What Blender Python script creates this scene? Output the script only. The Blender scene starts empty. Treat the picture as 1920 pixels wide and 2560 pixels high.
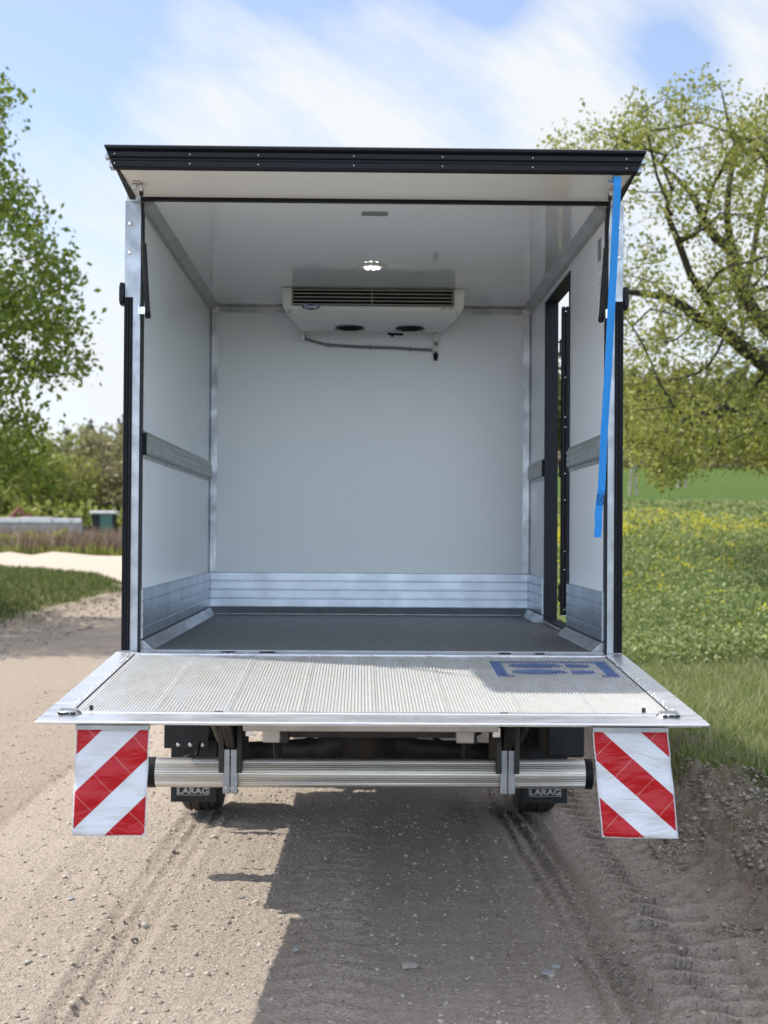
import bpy, bmesh, math, random
import numpy as np
from mathutils import Vector, Matrix
random.seed(7); RNG = np.random.default_rng(7)
R = math.radians
S = bpy.context.scene
COL = S.collection
# ---------------------------------------------------------------- camera
H = 1.65
cam = bpy.data.cameras.new('camera'); camo = bpy.data.objects.new('camera', cam); COL.objects.link(camo)
yaw, pit, roll = 0.01519, 0.01457, 0.00665
f_ = Vector((math.sin(yaw)*math.cos(pit), math.cos(yaw)*math.cos(pit), math.sin(pit)))
r_ = Vector((math.cos(yaw), -math.sin(yaw), 0)); u_ = r_.cross(f_)
r2 = r_*math.cos(roll)+u_*math.sin(roll); u2 = -r_*math.sin(roll)+u_*math.cos(roll)
M = Matrix((r2, u2, -f_)).transposed().to_4x4(); M.translation = (0, 0, H)
camo.matrix_world = M
cam.sensor_fit = 'VERTICAL'; cam.sensor_height = 36; cam.lens = 52
cam.clip_start = .05; cam.clip_end = 3000
cam.dof.use_dof = True; cam.dof.focus_distance = 6.2; cam.dof.aperture_fstop = 3.8
S.camera = camo
# ---------------------------------------------------------------- sun, sky
sd = Vector((-.73, .23, 1)).normalized()            # towards the sun
EL = math.asin(sd.z); AZ = math.atan2(sd.x, sd.y)   # azimuth clockwise from +Y
sun = bpy.data.lights.new('sun', 'SUN'); so = bpy.data.objects.new('sun', sun); COL.objects.link(so)
sun.energy = 3.15; sun.angle = R(.55); sun.color = (1, .94, .84)
so.rotation_euler = (-sd).to_track_quat('-Z', 'Y').to_euler()
W = bpy.data.worlds.new('World'); S.world = W; W.use_nodes = True
nt = W.node_tree; nt.nodes.clear()
def wn(t, **k):
    n = nt.nodes.new(t)
    for a, b in k.items(): setattr(n, a, b)
    return n
def wl(a, b): nt.links.new(a, b)
def wm(op, a, b=None, c=None, clamp=False):
    n = wn('ShaderNodeMath', operation=op); n.use_clamp = clamp
    for i, v in enumerate((a, b, c)):
        if v is None: continue
        if isinstance(v, (int, float)): n.inputs[i].default_value = v
        else: wl(v, n.inputs[i])
    return n.outputs[0]
out = wn('ShaderNodeOutputWorld'); bg = wn('ShaderNodeBackground'); wl(bg.outputs[0], out.inputs[0])
bg.inputs[1].default_value = .1
sky = wn('ShaderNodeTexSky', sky_type='NISHITA', sun_disc=False, sun_elevation=EL, sun_rotation=AZ)
sky.air_density = 1.0; sky.dust_density = 1.0; sky.ozone_density = 1.8
tc = wn('ShaderNodeTexCoord'); sep = wn('ShaderNodeSeparateXYZ'); wl(tc.outputs['Generated'], sep.inputs[0])
ay = wm('MAXIMUM', wm('ABSOLUTE', sep.outputs[1]), .25)
px = wm('DIVIDE', sep.outputs[0], ay); pz = wm('DIVIDE', sep.outputs[2], ay)
cmb = wn('ShaderNodeCombineXYZ'); wl(px, cmb.inputs[0]); wl(pz, cmb.inputs[1]); wl(sep.outputs[1], cmb.inputs[2])
mr_ = wn('ShaderNodeMapping'); wl(cmb.outputs[0], mr_.inputs[0]); mr_.inputs['Rotation'].default_value = (0, 0, R(32))
mp = wn('ShaderNodeMapping'); wl(mr_.outputs[0], mp.inputs[0])
mp.inputs['Scale'].default_value = (3.4, 13.0, 1)
nz = wn('ShaderNodeTexNoise'); wl(mp.outputs[0], nz.inputs[0])
nz.inputs['Scale'].default_value = 1.7; nz.inputs['Detail'].default_value = 9; nz.inputs['Roughness'].default_value = .6; nz.inputs['Distortion'].default_value = .35
n2 = wn('ShaderNodeTexNoise'); wl(cmb.outputs[0], n2.inputs[0])
n2.inputs['Scale'].default_value = 7; n2.inputs['Detail'].default_value = 6; n2.inputs['Roughness'].default_value = .55
def blob(x0, z0, sx, sz, amp):
    dx = wm('MULTIPLY', wm('SUBTRACT', px, x0), 1/sx); dz = wm('MULTIPLY', wm('SUBTRACT', pz, z0), 1/sz)
    q = wm('ADD', wm('MULTIPLY', dx, dx), wm('MULTIPLY', dz, dz))
    return wm('MULTIPLY', wm('POWER', 2.718, wm('MULTIPLY', q, -1)), amp)
c = wm('MULTIPLY', nz.outputs[0], 1.7)
c = wm('ADD', c, wm('MULTIPLY', n2.outputs[0], 1.3))
c = wm('ADD', c, -.68)
c = wm('SUBTRACT', c, wm('MULTIPLY', wm('MAXIMUM', wm('SUBTRACT', pz, .18), 0), 1.3))
for b in ((.215, .325, .030, .045, .85), (.085, .368, .035, .028, .8), (-.22, .34, .12, .06, .7), (-.03, .385, .12, .035, .65), (-.02, .27, .10, .06, -.35), (.13, .31, .035, .06, -.3)):
    c = wm('SUBTRACT', c, blob(*b))
c = wm('MAXIMUM', c, .16)
c = wm('MULTIPLY', c, wm('MULTIPLY_ADD', wm('GREATER_THAN', sep.outputs[1], 0), 0.0, 1.0), clamp=True)
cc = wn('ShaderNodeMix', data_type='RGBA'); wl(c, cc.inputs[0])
hs = wn('ShaderNodeHueSaturation'); hs.inputs['Saturation'].default_value = 1.02; hs.inputs['Value'].default_value = 1.12; hs.inputs['Hue'].default_value = .508; wl(sky.outputs[0], hs.inputs['Color'])
wl(hs.outputs[0], cc.inputs[6]); hi = wm('MULTIPLY', wm('SUBTRACT', sep.outputs[2], .37), 2.4, clamp=True)  # added fill: high clouds brightened and warmed above the frame to lift shaded areas
bk = wm('MULTIPLY', sep.outputs[1], -2.5, clamp=True)     # added fill: extra bluish sky glow behind the camera, lightens the box interior
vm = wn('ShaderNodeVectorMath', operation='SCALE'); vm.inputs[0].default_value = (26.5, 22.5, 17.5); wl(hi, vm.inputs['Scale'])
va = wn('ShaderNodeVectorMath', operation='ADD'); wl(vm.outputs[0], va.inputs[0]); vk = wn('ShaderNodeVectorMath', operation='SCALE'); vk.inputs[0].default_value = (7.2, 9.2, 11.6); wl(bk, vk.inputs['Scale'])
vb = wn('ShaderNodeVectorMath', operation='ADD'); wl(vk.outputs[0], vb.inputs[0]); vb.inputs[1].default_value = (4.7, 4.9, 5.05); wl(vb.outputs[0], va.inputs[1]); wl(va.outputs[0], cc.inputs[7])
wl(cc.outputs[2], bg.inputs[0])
S.view_settings.view_transform = 'Standard'; S.view_settings.look = 'None'; S.view_settings.gamma = 1
S.view_settings.exposure = .95
try: S.cycles.max_bounces = 8; S.cycles.sample_clamp_indirect = 6
except Exception: pass
# ---------------------------------------------------------------- materials
def mat(name, col, rough=.5, metal=0., noise=None, bump=None, spec=.5, coat=0, col2=None, nscale=8, ndetail=5, stretch=None, rvar=0, emit=None, estr=0):
    m = bpy.data.materials.new(name); m.use_nodes = True; t = m.node_tree; P = t.nodes['Principled BSDF']
    P.inputs['Base Color'].default_value = (*col, 1); P.inputs['Roughness'].default_value = rough; P.inputs['Metallic'].default_value = metal
    P.inputs['Specular IOR Level'].default_value = spec; P.inputs['Coat Weight'].default_value = coat
    tcn = t.nodes.new('ShaderNodeTexCoord'); mpn = t.nodes.new('ShaderNodeMapping'); t.links.new(tcn.outputs['Object'], mpn.inputs[0])
    if stretch: mpn.inputs['Scale'].default_value = stretch
    if col2 is not None or rvar:
        n = t.nodes.new('ShaderNodeTexNoise'); t.links.new(mpn.outputs[0], n.inputs[0])
        n.inputs['Scale'].default_value = nscale; n.inputs['Detail'].default_value = ndetail; n.inputs['Roughness'].default_value = .6
        mr = t.nodes.new('ShaderNodeMapRange'); t.links.new(n.outputs[0], mr.inputs[0]); mr.inputs[1].default_value = .35; mr.inputs[2].default_value = .65
        if col2 is not None:
            mx = t.nodes.new('ShaderNodeMix'); mx.data_type = 'RGBA'; t.links.new(mr.outputs[0], mx.inputs[0])
            mx.inputs[6].default_value = (*col, 1); mx.inputs[7].default_value = (*col2, 1); t.links.new(mx.outputs[2], P.inputs['Base Color'])
        if rvar:
            m2 = t.nodes.new('ShaderNodeMapRange'); t.links.new(n.outputs[0], m2.inputs[0]); m2.inputs[1].default_value = .3; m2.inputs[2].default_value = .7
            m2.inputs[3].default_value = rough-rvar; m2.inputs[4].default_value = rough+rvar; t.links.new(m2.outputs[0], P.inputs['Roughness'])
    if bump:
        n = t.nodes.new('ShaderNodeTexNoise'); t.links.new(mpn.outputs[0], n.inputs[0]); n.inputs['Scale'].default_value = bump[0]; n.inputs['Detail'].default_value = 4
        b = t.nodes.new('ShaderNodeBump'); b.inputs['Strength'].default_value = bump[1]; b.inputs['Distance'].default_value = bump[2]
        t.links.new(n.outputs[0], b.inputs['Height']); t.links.new(b.outputs[0], P.inputs['Normal'])
    if emit: P.inputs['Emission Color'].default_value = (*emit, 1); P.inputs['Emission Strength'].default_value = estr
    return m
MT = {}
MT['grp'] = mat('white_wall_panel', (.79, .82, .84), .25, 0, col2=(.77, .805, .825), nscale=.8, bump=(1.6, .3, .012))
MT['ceil'] = mat('white_ceiling_panel', (.78, .80, .80), .07, 0, spec=.6, col2=(.77, .79, .79), nscale=1.0, bump=(3, .12, .006))
MT['flap'] = mat('cream_flap_panel', (.82, .81, .785), .22, 0, col2=(.80, .79, .765), nscale=2, rvar=.05, bump=(3, .15, .006))
MT['alu'] = mat('brushed_aluminium', (.40, .42, .45), .40, 1, col2=(.30, .32, .35), nscale=9, rvar=.1, stretch=(1, .35, 1), bump=(60, .1, .002))
MT['aluk'] = mat('kick_plate_aluminium', (.56, .61, .68), .36, 1, col2=(.46, .51, .58), nscale=5, rvar=.05)
MT['deck'] = mat('worn_deck_aluminium', (.68, .69, .695), .48, .65, col2=(.52, .52, .50), nscale=5, rvar=.12, stretch=(3, .6, 1))
MT['deckrim'] = mat('scratched_rim_aluminium', (.80, .81, .83), .36, .85, col2=(.60, .62, .66), nscale=20, rvar=.14, stretch=(.35, 1, 1), bump=(45, .25, .003))
MT['steel'] = mat('galvanised_steel', (.52, .54, .52), .45, .9, col2=(.42, .44, .42), nscale=22, rvar=.1)
MT['bright'] = mat('bright_steel', (.72, .73, .74), .28, 1, col2=(.55, .56, .57), nscale=30, rvar=.08)
MT['trim'] = mat('grey_trim_profile', (.42, .43, .42), .4, .35, col2=(.36, .37, .36), nscale=7, rvar=.1)
MT['rubber'] = mat('black_rubber', (.006, .007, .010), .5, 0, spec=.22, bump=(70, .2, .001))
MT['blackp'] = mat('black_plastic', (.010, .012, .013), .5, 0, spec=.3, col2=(.022, .022, .022), nscale=15, bump=(90, .15, .001))
MT['blackm'] = mat('black_painted_metal', (.007, .009, .014), .5, 0, spec=.25)
MT['chassis'] = mat('dusty_black_chassis', (.016, .015, .014), .6, 0, col2=(.045, .040, .034), nscale=9)
MT['rust'] = mat('rusty_axle_casting', (.05, .035, .025), .7, .2, col2=(.02, .018, .016), nscale=10)
MT['floor'] = mat('dark_grey_floor', (.088, .092, .10), .5, 0, col2=(.074, .078, .085), nscale=35, rvar=.08, bump=(220, .35, .002))
MT['tyre'] = mat('dusty_tyre', (.020, .020, .020), .75, 0, col2=(.075, .065, .055), nscale=14)
MT['cabw'] = mat('white_cab_paint', (.72, .73, .74), .25, 0, coat=.6)
MT['unit'] = mat('white_plastic_housing', (.70, .72, .68), .38, 0, col2=(.67, .69, .65), nscale=4)
MT['blue'] = mat('blue_webbing', (.0, .22, .62), .6, 0, bump=(300, 1, .002), col2=(.004, .19, .54), nscale=30, stretch=(1, 1, .25))
MT['stitch'] = mat('black_stitching', (.01, .015, .03), .8)
MT['grey'] = mat('grey_label', (.20, .22, .23), .5)
MT['hose'] = mat('grey_conduit', (.17, .19, .21), .45)
MT['white'] = mat('white_lettering', (.75, .76, .76), .5)
MT['paleink'] = mat('worn_pale_lettering', (.42, .41, .39), .7, col2=(.28, .27, .25), nscale=60)
MT['greyink'] = mat('grey_lettering', (.12, .13, .13), .5)
MT['navy'] = mat('navy_badge', (.012, .02, .16), .3)
MT['bluepaint'] = mat('blue_foot_marking', (.03, .075, .22), .5, 0, col2=(.09, .14, .27), nscale=30)
MT['lamp'] = mat('lit_lamp_lens', (.9, .9, .85), .3, emit=(1, .98, .88), estr=3)
MT['lampdim'] = mat('lamp_reflector', (.75, .75, .7), .2, .4, emit=(1, .98, .9), estr=.5)
MT['glass'] = mat('dark_glass', (.02, .03, .03), .08)
MT['dark'] = mat('dark_opening', (.006, .006, .006), .8)
MT['beige'] = mat('pale_lift_beam', (.50, .47, .43), .45, .3, col2=(.42, .39, .35), nscale=9, rvar=.1)
MT['amber'] = mat('amber_lamp', (.6, .22, .02), .25)
# flag: red and white diagonal stripes laid out on the flag's own UV
def flagmat(name, sgn, off):
    m = bpy.data.materials.new(name); m.use_nodes = True; t = m.node_tree; P = t.nodes['Principled BSDF']
    N = t.nodes; L = t.links
    def ma(op, a, b=None):
        n = N.new('ShaderNodeMath'); n.operation = op
        for i, v in enumerate((a, b)):
            if v is None: continue
            if isinstance(v, (int, float)): n.inputs[i].default_value = v
            else: L.new(v, n.inputs[i])
        return n.outputs[0]
    uv = N.new('ShaderNodeUVMap'); sp = N.new('ShaderNodeSeparateXYZ'); L.new(uv.outputs[0], sp.inputs[0])
    u, v = sp.outputs[0], sp.outputs[1]          # metres
    s = ma('ADD', ma('MULTIPLY', u, sgn), v)
    k = ma('FRACT', ma('ADD', ma('MULTIPLY', s, 1/.2545), off))
    red = ma('LESS_THAN', k, .5)
    # white edge hem
    e = ma('MINIMUM', ma('MINIMUM', u, ma('SUBTRACT', .25, u)), ma('MINIMUM', v, ma('SUBTRACT', .38, v)))
    red = ma('MULTIPLY', red, ma('GREATER_THAN', e, .0035))
    s2 = ma('SUBTRACT', ma('MULTIPLY', u, sgn), v)
    k2 = ma('ABSOLUTE', ma('SUBTRACT', ma('FRACT', ma('ADD', ma('MULTIPLY', s2, 1/.13), .3)), .5))
    seam = ma('LESS_THAN', k2, .014)
    mx = N.new('ShaderNodeMix'); mx.data_type = 'RGBA'; L.new(red, mx.inputs[0])
    mx.inputs[6].default_value = (.56, .595, .65, 1); mx.inputs[7].default_value = (.38, .002, .009, 1)
    m3 = N.new('ShaderNodeMix'); m3.data_type = 'RGBA'; L.new(ma('MULTIPLY', seam, .22), m3.inputs[0]); L.new(mx.outputs[2], m3.inputs[6]); m3.inputs[7].default_value = (.7, .6, .55, 1)
    L.new(m3.outputs[2], P.inputs['Base Color']); P.inputs['Roughness'].default_value = .32; P.inputs['Specular IOR Level'].default_value = .35
    n = N.new('ShaderNodeTexNoise'); n.inputs['Scale'].default_value = 16; n.inputs['Detail'].default_value = 3; n.inputs['Distortion'].default_value = 1
    tcx = N.new('ShaderNodeTexCoord'); mpx = N.new('ShaderNodeMapping'); mpx.inputs['Scale'].default_value = (.5, 1, 1.6); L.new(tcx.outputs['Object'], mpx.inputs[0]); L.new(mpx.outputs[0], n.inputs[0])
    b = N.new('ShaderNodeBump'); b.inputs['Strength'].default_value = .7; b.inputs['Distance'].default_value = .012; L.new(n.outputs[0], b.inputs['Height']); L.new(b.outputs[0], P.inputs['Normal'])
    return m
def leafmat(name, c1, c2, c3, trans=.35, rough=.5):
    m = bpy.data.materials.new(name); m.use_nodes = True; t = m.node_tree; N = t.nodes; L = t.links; P = N['Principled BSDF']
    g = N.new('ShaderNodeNewGeometry'); cr = N.new('ShaderNodeValToRGB'); L.new(g.outputs['Random Per Island'], cr.inputs[0])
    e = cr.color_ramp.elements; e[0].color = (*c1, 1); e[1].color = (*c3, 1); x = cr.color_ramp.elements.new(.5); x.color = (*c2, 1)
    L.new(cr.outputs[0], P.inputs['Base Color']); P.inputs['Roughness'].default_value = rough; P.inputs['Specular IOR Level'].default_value = .3
    tr = N.new('ShaderNodeBsdfTranslucent'); L.new(cr.outputs[0], tr.inputs[0])
    hv = N.new('ShaderNodeHueSaturation'); hv.inputs['Value'].default_value = 1.5; L.new(cr.outputs[0], hv.inputs['Color']); L.new(hv.outputs[0], tr.inputs[0])
    mx = N.new('ShaderNodeMixShader'); mx.inputs[0].default_value = trans
    L.new(P.outputs[0], mx.inputs[1]); L.new(tr.outputs[0], mx.inputs[2]); L.new(mx.outputs[0], N['Material Output'].inputs[0])
    return m
MT['leaf_g'] = leafmat('fresh_green_leaves', (.065, .11, .014), (.115, .17, .022), (.21, .25, .045))
MT['leaf_o'] = leafmat('olive_oak_leaves', (.11, .135, .024), (.185, .21, .04), (.30, .30, .08))
MT['leaf_b'] = leafmat('spring_green_leaves', (.13, .16, .035), (.21, .24, .05), (.27, .27, .07))
MT['leaf_p'] = leafmat('brown_bud_leaves', (.14, .125, .07), (.21, .19, .10), (.20, .22, .07))
MT['leaf_d'] = leafmat('dark_wood_leaves', (.05, .065, .02), (.08, .09, .025), (.12, .12, .03), .2)
MT['needle'] = leafmat('dark_needles', (.02, .035, .018), (.03, .05, .022), (.045, .06, .03), .1)
MT['grass'] = leafmat('grass_blades', (.085, .13, .03), (.15, .20, .05), (.30, .30, .13), .35)
MT['lush'] = leafmat('lush_mound_grass', (.045, .07, .014), (.075, .115, .02), (.19, .18, .08), .3)
MT['rape'] = leafmat('rape_plant_leaves', (.085, .13, .035), (.16, .21, .06), (.30, .33, .15), .35)
MT['flower'] = leafmat('yellow_rape_flowers', (.55, .48, .02), (.65, .58, .03), (.50, .42, .03), .3)
MT['brush'] = leafmat('dry_brown_brush', (.13, .09, .06), (.20, .15, .11), (.28, .21, .15), .15)
MT['bark'] = mat('oak_bark', (.050, .038, .026), .9, col2=(.022, .018, .013), nscale=8, stretch=(2, 2, .5), bump=(12, .8, .03))
MT['barkg'] = mat('grey_bark', (.09, .08, .06), .9, col2=(.05, .045, .035), nscale=8)
MT['stone'] = mat('pale_stone', (.36, .33, .29), .85, col2=(.22, .20, .18), nscale=12, bump=(30, .5, .01))
MT['gravel'] = leafmat('loose_gravel', (.22, .18, .15), (.36, .31, .26), (.45, .40, .35), 0, .9)
MT['clod'] = leafmat('dirt_clods', (.20, .165, .135), (.25, .21, .175), (.30, .26, .22), 0, .95)
# ---------------------------------------------------------------- mesh helpers
class MB:
    def __init__(s): s.v = []; s.f = []
    def add(s, vs, fs):
        o = len(s.v); s.v += [tuple(p) for p in vs]; s.f += [tuple(i+o for i in f) for f in fs]; return s
    def box(s, x0, x1, y0, y1, z0, z1):
        v = [(x, y, z) for z in (z0, z1) for y in (y0, y1) for x in (x0, x1)]
        return s.add(v, [(0, 2, 3, 1), (4, 5, 7, 6), (0, 1, 5, 4), (2, 6, 7, 3), (0, 4, 6, 2), (1, 3, 7, 5)])
    def tube(s, pts, r, n=10, cap=True):
        pts = [Vector(p) for p in pts]; rs = r if isinstance(r, (list, tuple)) else [r]*len(pts); o = len(s.v); fs = []
        up = None
        for i, p in enumerate(pts):
            d = (pts[min(i+1, len(pts)-1)]-pts[max(i-1, 0)]).normalized()
            if up is None: up = d.orthogonal().normalized()
            up = (up-d*up.dot(d)).normalized(); w = d.cross(up)
            for k in range(n):
                a = 2*math.pi*k/n; s.v.append(tuple(p+(up*math.cos(a)+w*math.sin(a))*rs[i]))
        for i in range(len(pts)-1):
            for k in range(n):
                a, b = o+i*n+k, o+i*n+(k+1) % n; s.f.append((a, b, b+n, a+n))
        if cap: s.f.append(tuple(o+k for k in reversed(range(n)))); s.f.append(tuple(o+(len(pts)-1)*n+k for k in range(n)))
        return s
    def prism(s, prof, a0, a1, ax):      # profile in the two other axes, extruded along ax
        n = len(prof)
        def p(t, q):
            return {'x': (t, q[0], q[1]), 'y': (q[0], t, q[1]), 'z': (q[0], q[1], t)}[ax]
        v = [p(a0, q) for q in prof]+[p(a1, q) for q in prof]
        return s.add(v, [tuple(range(n))[::-1], tuple(range(n, 2*n))]+[(i, (i+1) % n, n+(i+1) % n, n+i) for i in range(n)])
    def lathe(s, prof, c, ax, n=24):     # prof: (radius, offset along ax)
        o = len(s.v); m = len(prof)
        for (r, t) in prof:
            for k in range(n):
                a = 2*math.pi*k/n; ca, sa = r*math.cos(a), r*math.sin(a)
                q = {'x': (t, ca, sa), 'y': (ca, t, sa), 'z': (ca, sa, t)}[ax]
                s.v.append((c[0]+q[0], c[1]+q[1], c[2]+q[2]))
        for i in range(m-1):
            for k in range(n):
                a, b = o+i*n+k, o+i*n+(k+1) % n; s.f.append((a, b, b+n, a+n))
        s.f.append(tuple(o+k for k in reversed(range(n)))); s.f.append(tuple(o+(m-1)*n+k for k in range(n)))
        return s
    def build(s, name, m, parent=None, bevel=0, smooth=False, label=None):
        me = bpy.data.meshes.new(name); me.from_pydata(s.v, [], s.f)
        bm = bmesh.new(); bm.from_mesh(me); bmesh.ops.recalc_face_normals(bm, faces=bm.faces); bm.to_mesh(me); bm.free()
        return link(name, me, m, parent, bevel, smooth, label)
def link(name, me, m, parent=None, bevel=0, smooth=False, label=None):
    me.materials.append(m); o = bpy.data.objects.new(name, me); COL.objects.link(o)
    if parent: o.parent = parent
    if smooth:
        for p in me.polygons: p.use_smooth = True
    if bevel:
        b = o.modifiers.new('bevel', 'BEVEL'); b.width = bevel; b.segments = 2; b.limit_method = 'ANGLE'; b.angle_limit = R(40)
    if label: o['label'] = label
    return o
def absorb(dst, src):                # surface detail becomes part of its part's own mesh, with its own material slot
    bm = bmesh.new(); bm.from_mesh(dst.data); nf = len(bm.faces); bm.from_mesh(src.data); bm.faces.ensure_lookup_table()
    for f in bm.faces[nf:]: f.material_index = 1
    bm.to_mesh(dst.data); bm.free(); dst.data.materials.append(src.data.materials[0]); bpy.data.objects.remove(src); return dst
def tag(o, label=None, cat=None, group=None, kind=None):
    for k, v in (('label', label), ('category', cat), ('group', group), ('kind', kind)):
        if v: o[k] = v
    return o
def thing(name, loc, label, cat, group=None):
    o = bpy.data.objects.new(name, None); o.empty_display_size = .2; COL.objects.link(o); o.location = loc
    return tag(o, label, cat, group)
def text_mesh(name, body, size, loc, m, parent, shear=0, bold=0, width=1.0, extr=.0012, rot=(R(90), 0, 0)):
    c = bpy.data.curves.new('txt', 'FONT'); c.body = body; c.size = size; c.align_x = 'CENTER'; c.align_y = 'CENTER'; c.extrude = extr; c.shear = shear; c.offset = bold
    t = bpy.data.objects.new('txt', c); COL.objects.link(t); bpy.context.view_layer.update()
    me = bpy.data.meshes.new_from_object(t.evaluated_get(bpy.context.evaluated_depsgraph_get())); bpy.data.objects.remove(t)
    me.transform(Matrix.Translation(loc) @ Matrix.Rotation(rot[2], 4, 'Z') @ Matrix.Rotation(rot[0], 4, 'X') @ Matrix.Diagonal((width, 1, 1, 1)))
    return link(name, me, m, parent)
def npmesh(name, V, F, m, parent=None):           # V (n,3), F (k,4) or (k,3)
    me = bpy.data.meshes.new(name); k, c_ = F.shape
    me.vertices.add(len(V)); me.vertices.foreach_set('co', V.astype(np.float32).ravel())
    me.loops.add(k*c_); me.loops.foreach_set('vertex_index', F.astype(np.int32).ravel())
    me.polygons.add(k); me.polygons.foreach_set('loop_start', np.arange(0, k*c_, c_, dtype=np.int32))
    try: me.polygons.foreach_set('loop_total', np.full(k, c_, dtype=np.int32))
    except Exception: pass
    me.update(calc_edges=True); me.validate()
    return link(name, me, m, parent)
# ---------------------------------------------------------------- noise and terrain height
def vnoise(x, y, seed=0):
    xi = np.floor(x).astype(np.int64); yi = np.floor(y).astype(np.int64); fx = x-xi; fy = y-yi
    fx = fx*fx*(3-2*fx); fy = fy*fy*(3-2*fy)
    def h(a, b):
        n = (a*374761393+b*668265263+seed*1442695041) & 0xffffffff
        n = ((n ^ (n >> 13))*1274126177) & 0xffffffff
        return ((n ^ (n >> 16)) & 0xffff)/65535.
    return (h(xi, yi)*(1-fx)+h(xi+1, yi)*fx)*(1-fy)+(h(xi, yi+1)*(1-fx)+h(xi+1, yi+1)*fx)*fy
def fbm(x, y, o=4, seed=0):
    s = 0; a = .5
    for i in range(o): s = s+a*(vnoise(x*2**i, y*2**i, seed+i)-.5); a *= .5
    return s
def ss(x, a, b):
    t = np.clip((x-a)/(b-a), 0, 1); return t*t*(3-2*t)
def verge_x(y): return 2.02+.055*(y-9)+.25*fbm(y*.8, y*0+3, 3, 5)   # where grass starts at the right
def coarse(x, y):
    rs = ss(x, 1.8, 5.5)*ss(y, 9, 16)
    z = rs*np.clip(y-12, 0, 118)*.066
    z = z+ss(y, 118, 240)*rs*6
    z = z+.13*ss(x, 1.7, 2.3)*(y < 60)+.0
    # grass mound at the left
    m = mound(x, y)
    z = z+m*(.32+.30*ss(-x, 6, 12))
    return z
def mound(x, y):                                   # tapering tongue of grass between track and yard
    near = np.interp(y, [14, 19, 26, 34, 43, 46], [-13, -8.0, -5.6, -5.6, -6.4, -7.6])+.5*fbm(y*.5, y*0, 2, 9)
    far = ss(y, 46.5, 43.5)
    return ss(near-x, -.1, 1.3)*far*ss(y, 10, 15)*(x > -40)
def height(x, y):
    z = coarse(x, y)
    z = z+.05*fbm(x*.35, y*.35, 3, 1)+.02*fbm(x*1.7, y*1.7, 3, 2)
    near = ss(y, 26, 14)
    z = z+near*.016*fbm(x*9, y*9, 3, 3)+near*.016*fbm(x*30, y*30, 2, 4)
    # wheel tracks
    for cx, w, d in ((-.93, .125, .020), (.92, .13, .036), (-1.35, .11, .010), (.60, .10, .010), (-.50, .09, .006)):
        cxy = cx+.02*np.sin(y*.6+cx*5)
        t = np.clip(1-((x-cxy)/w)**2, 0, 1)*near
        amp = .6+.8*vnoise(y*1.3, y*0+cx*10, 8)
        ribs = .5+.5*np.sin((y+.35*np.abs(x-cxy))*2*math.pi/.060)
        gro = np.exp(-((np.abs(x-cxy)-w*.33)/.012)**2)
        z = z-d*.3*np.sqrt(t)*amp-d*1.0*t*ribs*amp+d*.8*gro*t*amp
        z = z+d*.4*np.exp(-((np.abs(x-cxy)-w*1.05)/.025)**2)*near*amp
    # tractor lug track on the right
    cx = 1.27+.02*(y-6); u = (x-cx)/.19
    t = np.clip(1-np.abs(u)**4, 0, 1)*near
    ph = (y-.16*np.sign(u)*0+.10*(1-np.abs(u))**1+.05*np.sin(u*3))/.175
    lug = np.clip(2.6*np.sin(ph*2*math.pi), -.5, 1)
    z = z+t*(.068*lug-.02)*(.55+.8*vnoise(x*3, y*3, 12))
    z = z+near*.012*np.exp(-((np.abs(u)-1.1)/.22)**2)
    # churned lugs on sunlit left side of the centre
    u = (x+.12)/.22; t = np.clip(1-u**2, 0, 1)*near*ss(y, 9.5, 7)
    z = z+t*.014*np.sin((y+.3*np.abs(u)*.3)*2*math.pi/.16)*(.4+vnoise(x*2, y*2, 15))
    # loose berm at the right
    b = np.exp(-((x-(1.95+.03*(y-6)))/.42)**2)*ss(y, 28, 14)
    n = fbm(x*5, y*5, 4, 20)
    z = z+b*(.13+.42*n)
    rough = ss(x, 1.5, 1.8)*ss(x, 4.0, 2.6)*ss(y, 28, 14)
    z = z+rough*(.08*np.abs(fbm(x*14, y*14, 3, 22))*2+.06*np.maximum(fbm(x*30, y*30, 2, 23), 0)*2)
    # dirt rim of the mound
    m = mound(x, y); z = z+.25*np.exp(-((m-.15)/.12)**2)*(.3+np.maximum(fbm(x*2, y*2, 3, 30), -.2))*(y < 46)*(x < -2)
    # spoil heaps before the brush
    hp = np.exp(-((y-91)/1.2)**2)*(x < -8)*(x > -60)
    z = z+hp*(.2+1.3*np.maximum(fbm(x*.35, y*.2, 3, 33), 0))
    return z
def grow(a, b, s0, g):
    o = [a]; s = s0
    while o[-1] < b: o.append(o[-1]+s); s *= g
    return o
xs = np.array([-v for v in grow(2.0, 900, .03, 1.075)][::-1][:-1]+list(np.arange(-2.0, 3.1, .0165))+grow(3.1, 900, .03, 1.06))
ys = np.array([4.2-v for v in grow(0, 800, .1, 1.15)][::-1][:-1]+list(np.arange(4.2, 10.4, .0175))+grow(10.4, 1200, .022, 1.022))
X, Y = np.meshgrid(xs, ys); Z = height(X, Y)
nx, ny = len(xs), len(ys)
def terrain_masks(x, y):
    j = .3*fbm(x*1.2, y*1.2, 4, 40)+.12*fbm(x*6, y*6, 3, 41)
    vx = verge_x(y)+.55*j
    grass = ss(x, 0, .35) if False else ss(x-vx, -.12, .3)
    m = mound(x, y); g2 = ss(m+.5*j, .12, .4)
    g3 = ss(y+3*j, 91.5, 93)*(x < 0)
    road = 1-np.maximum(np.maximum(grass, g2), g3)
    dirt = ss(x+.8*j, 1.35, 1.75)*(1-grass)
    dirt = np.maximum(dirt, np.exp(-((m-.1)/.12)**2)*(x < -2)*(y < 46))
    crop = ss(y+6*j, 24, 28)*grass
    return road, dirt, np.maximum(grass, np.maximum(g2, g3)), crop
road, dirt, gr, crop = terrain_masks(X, Y)
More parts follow.
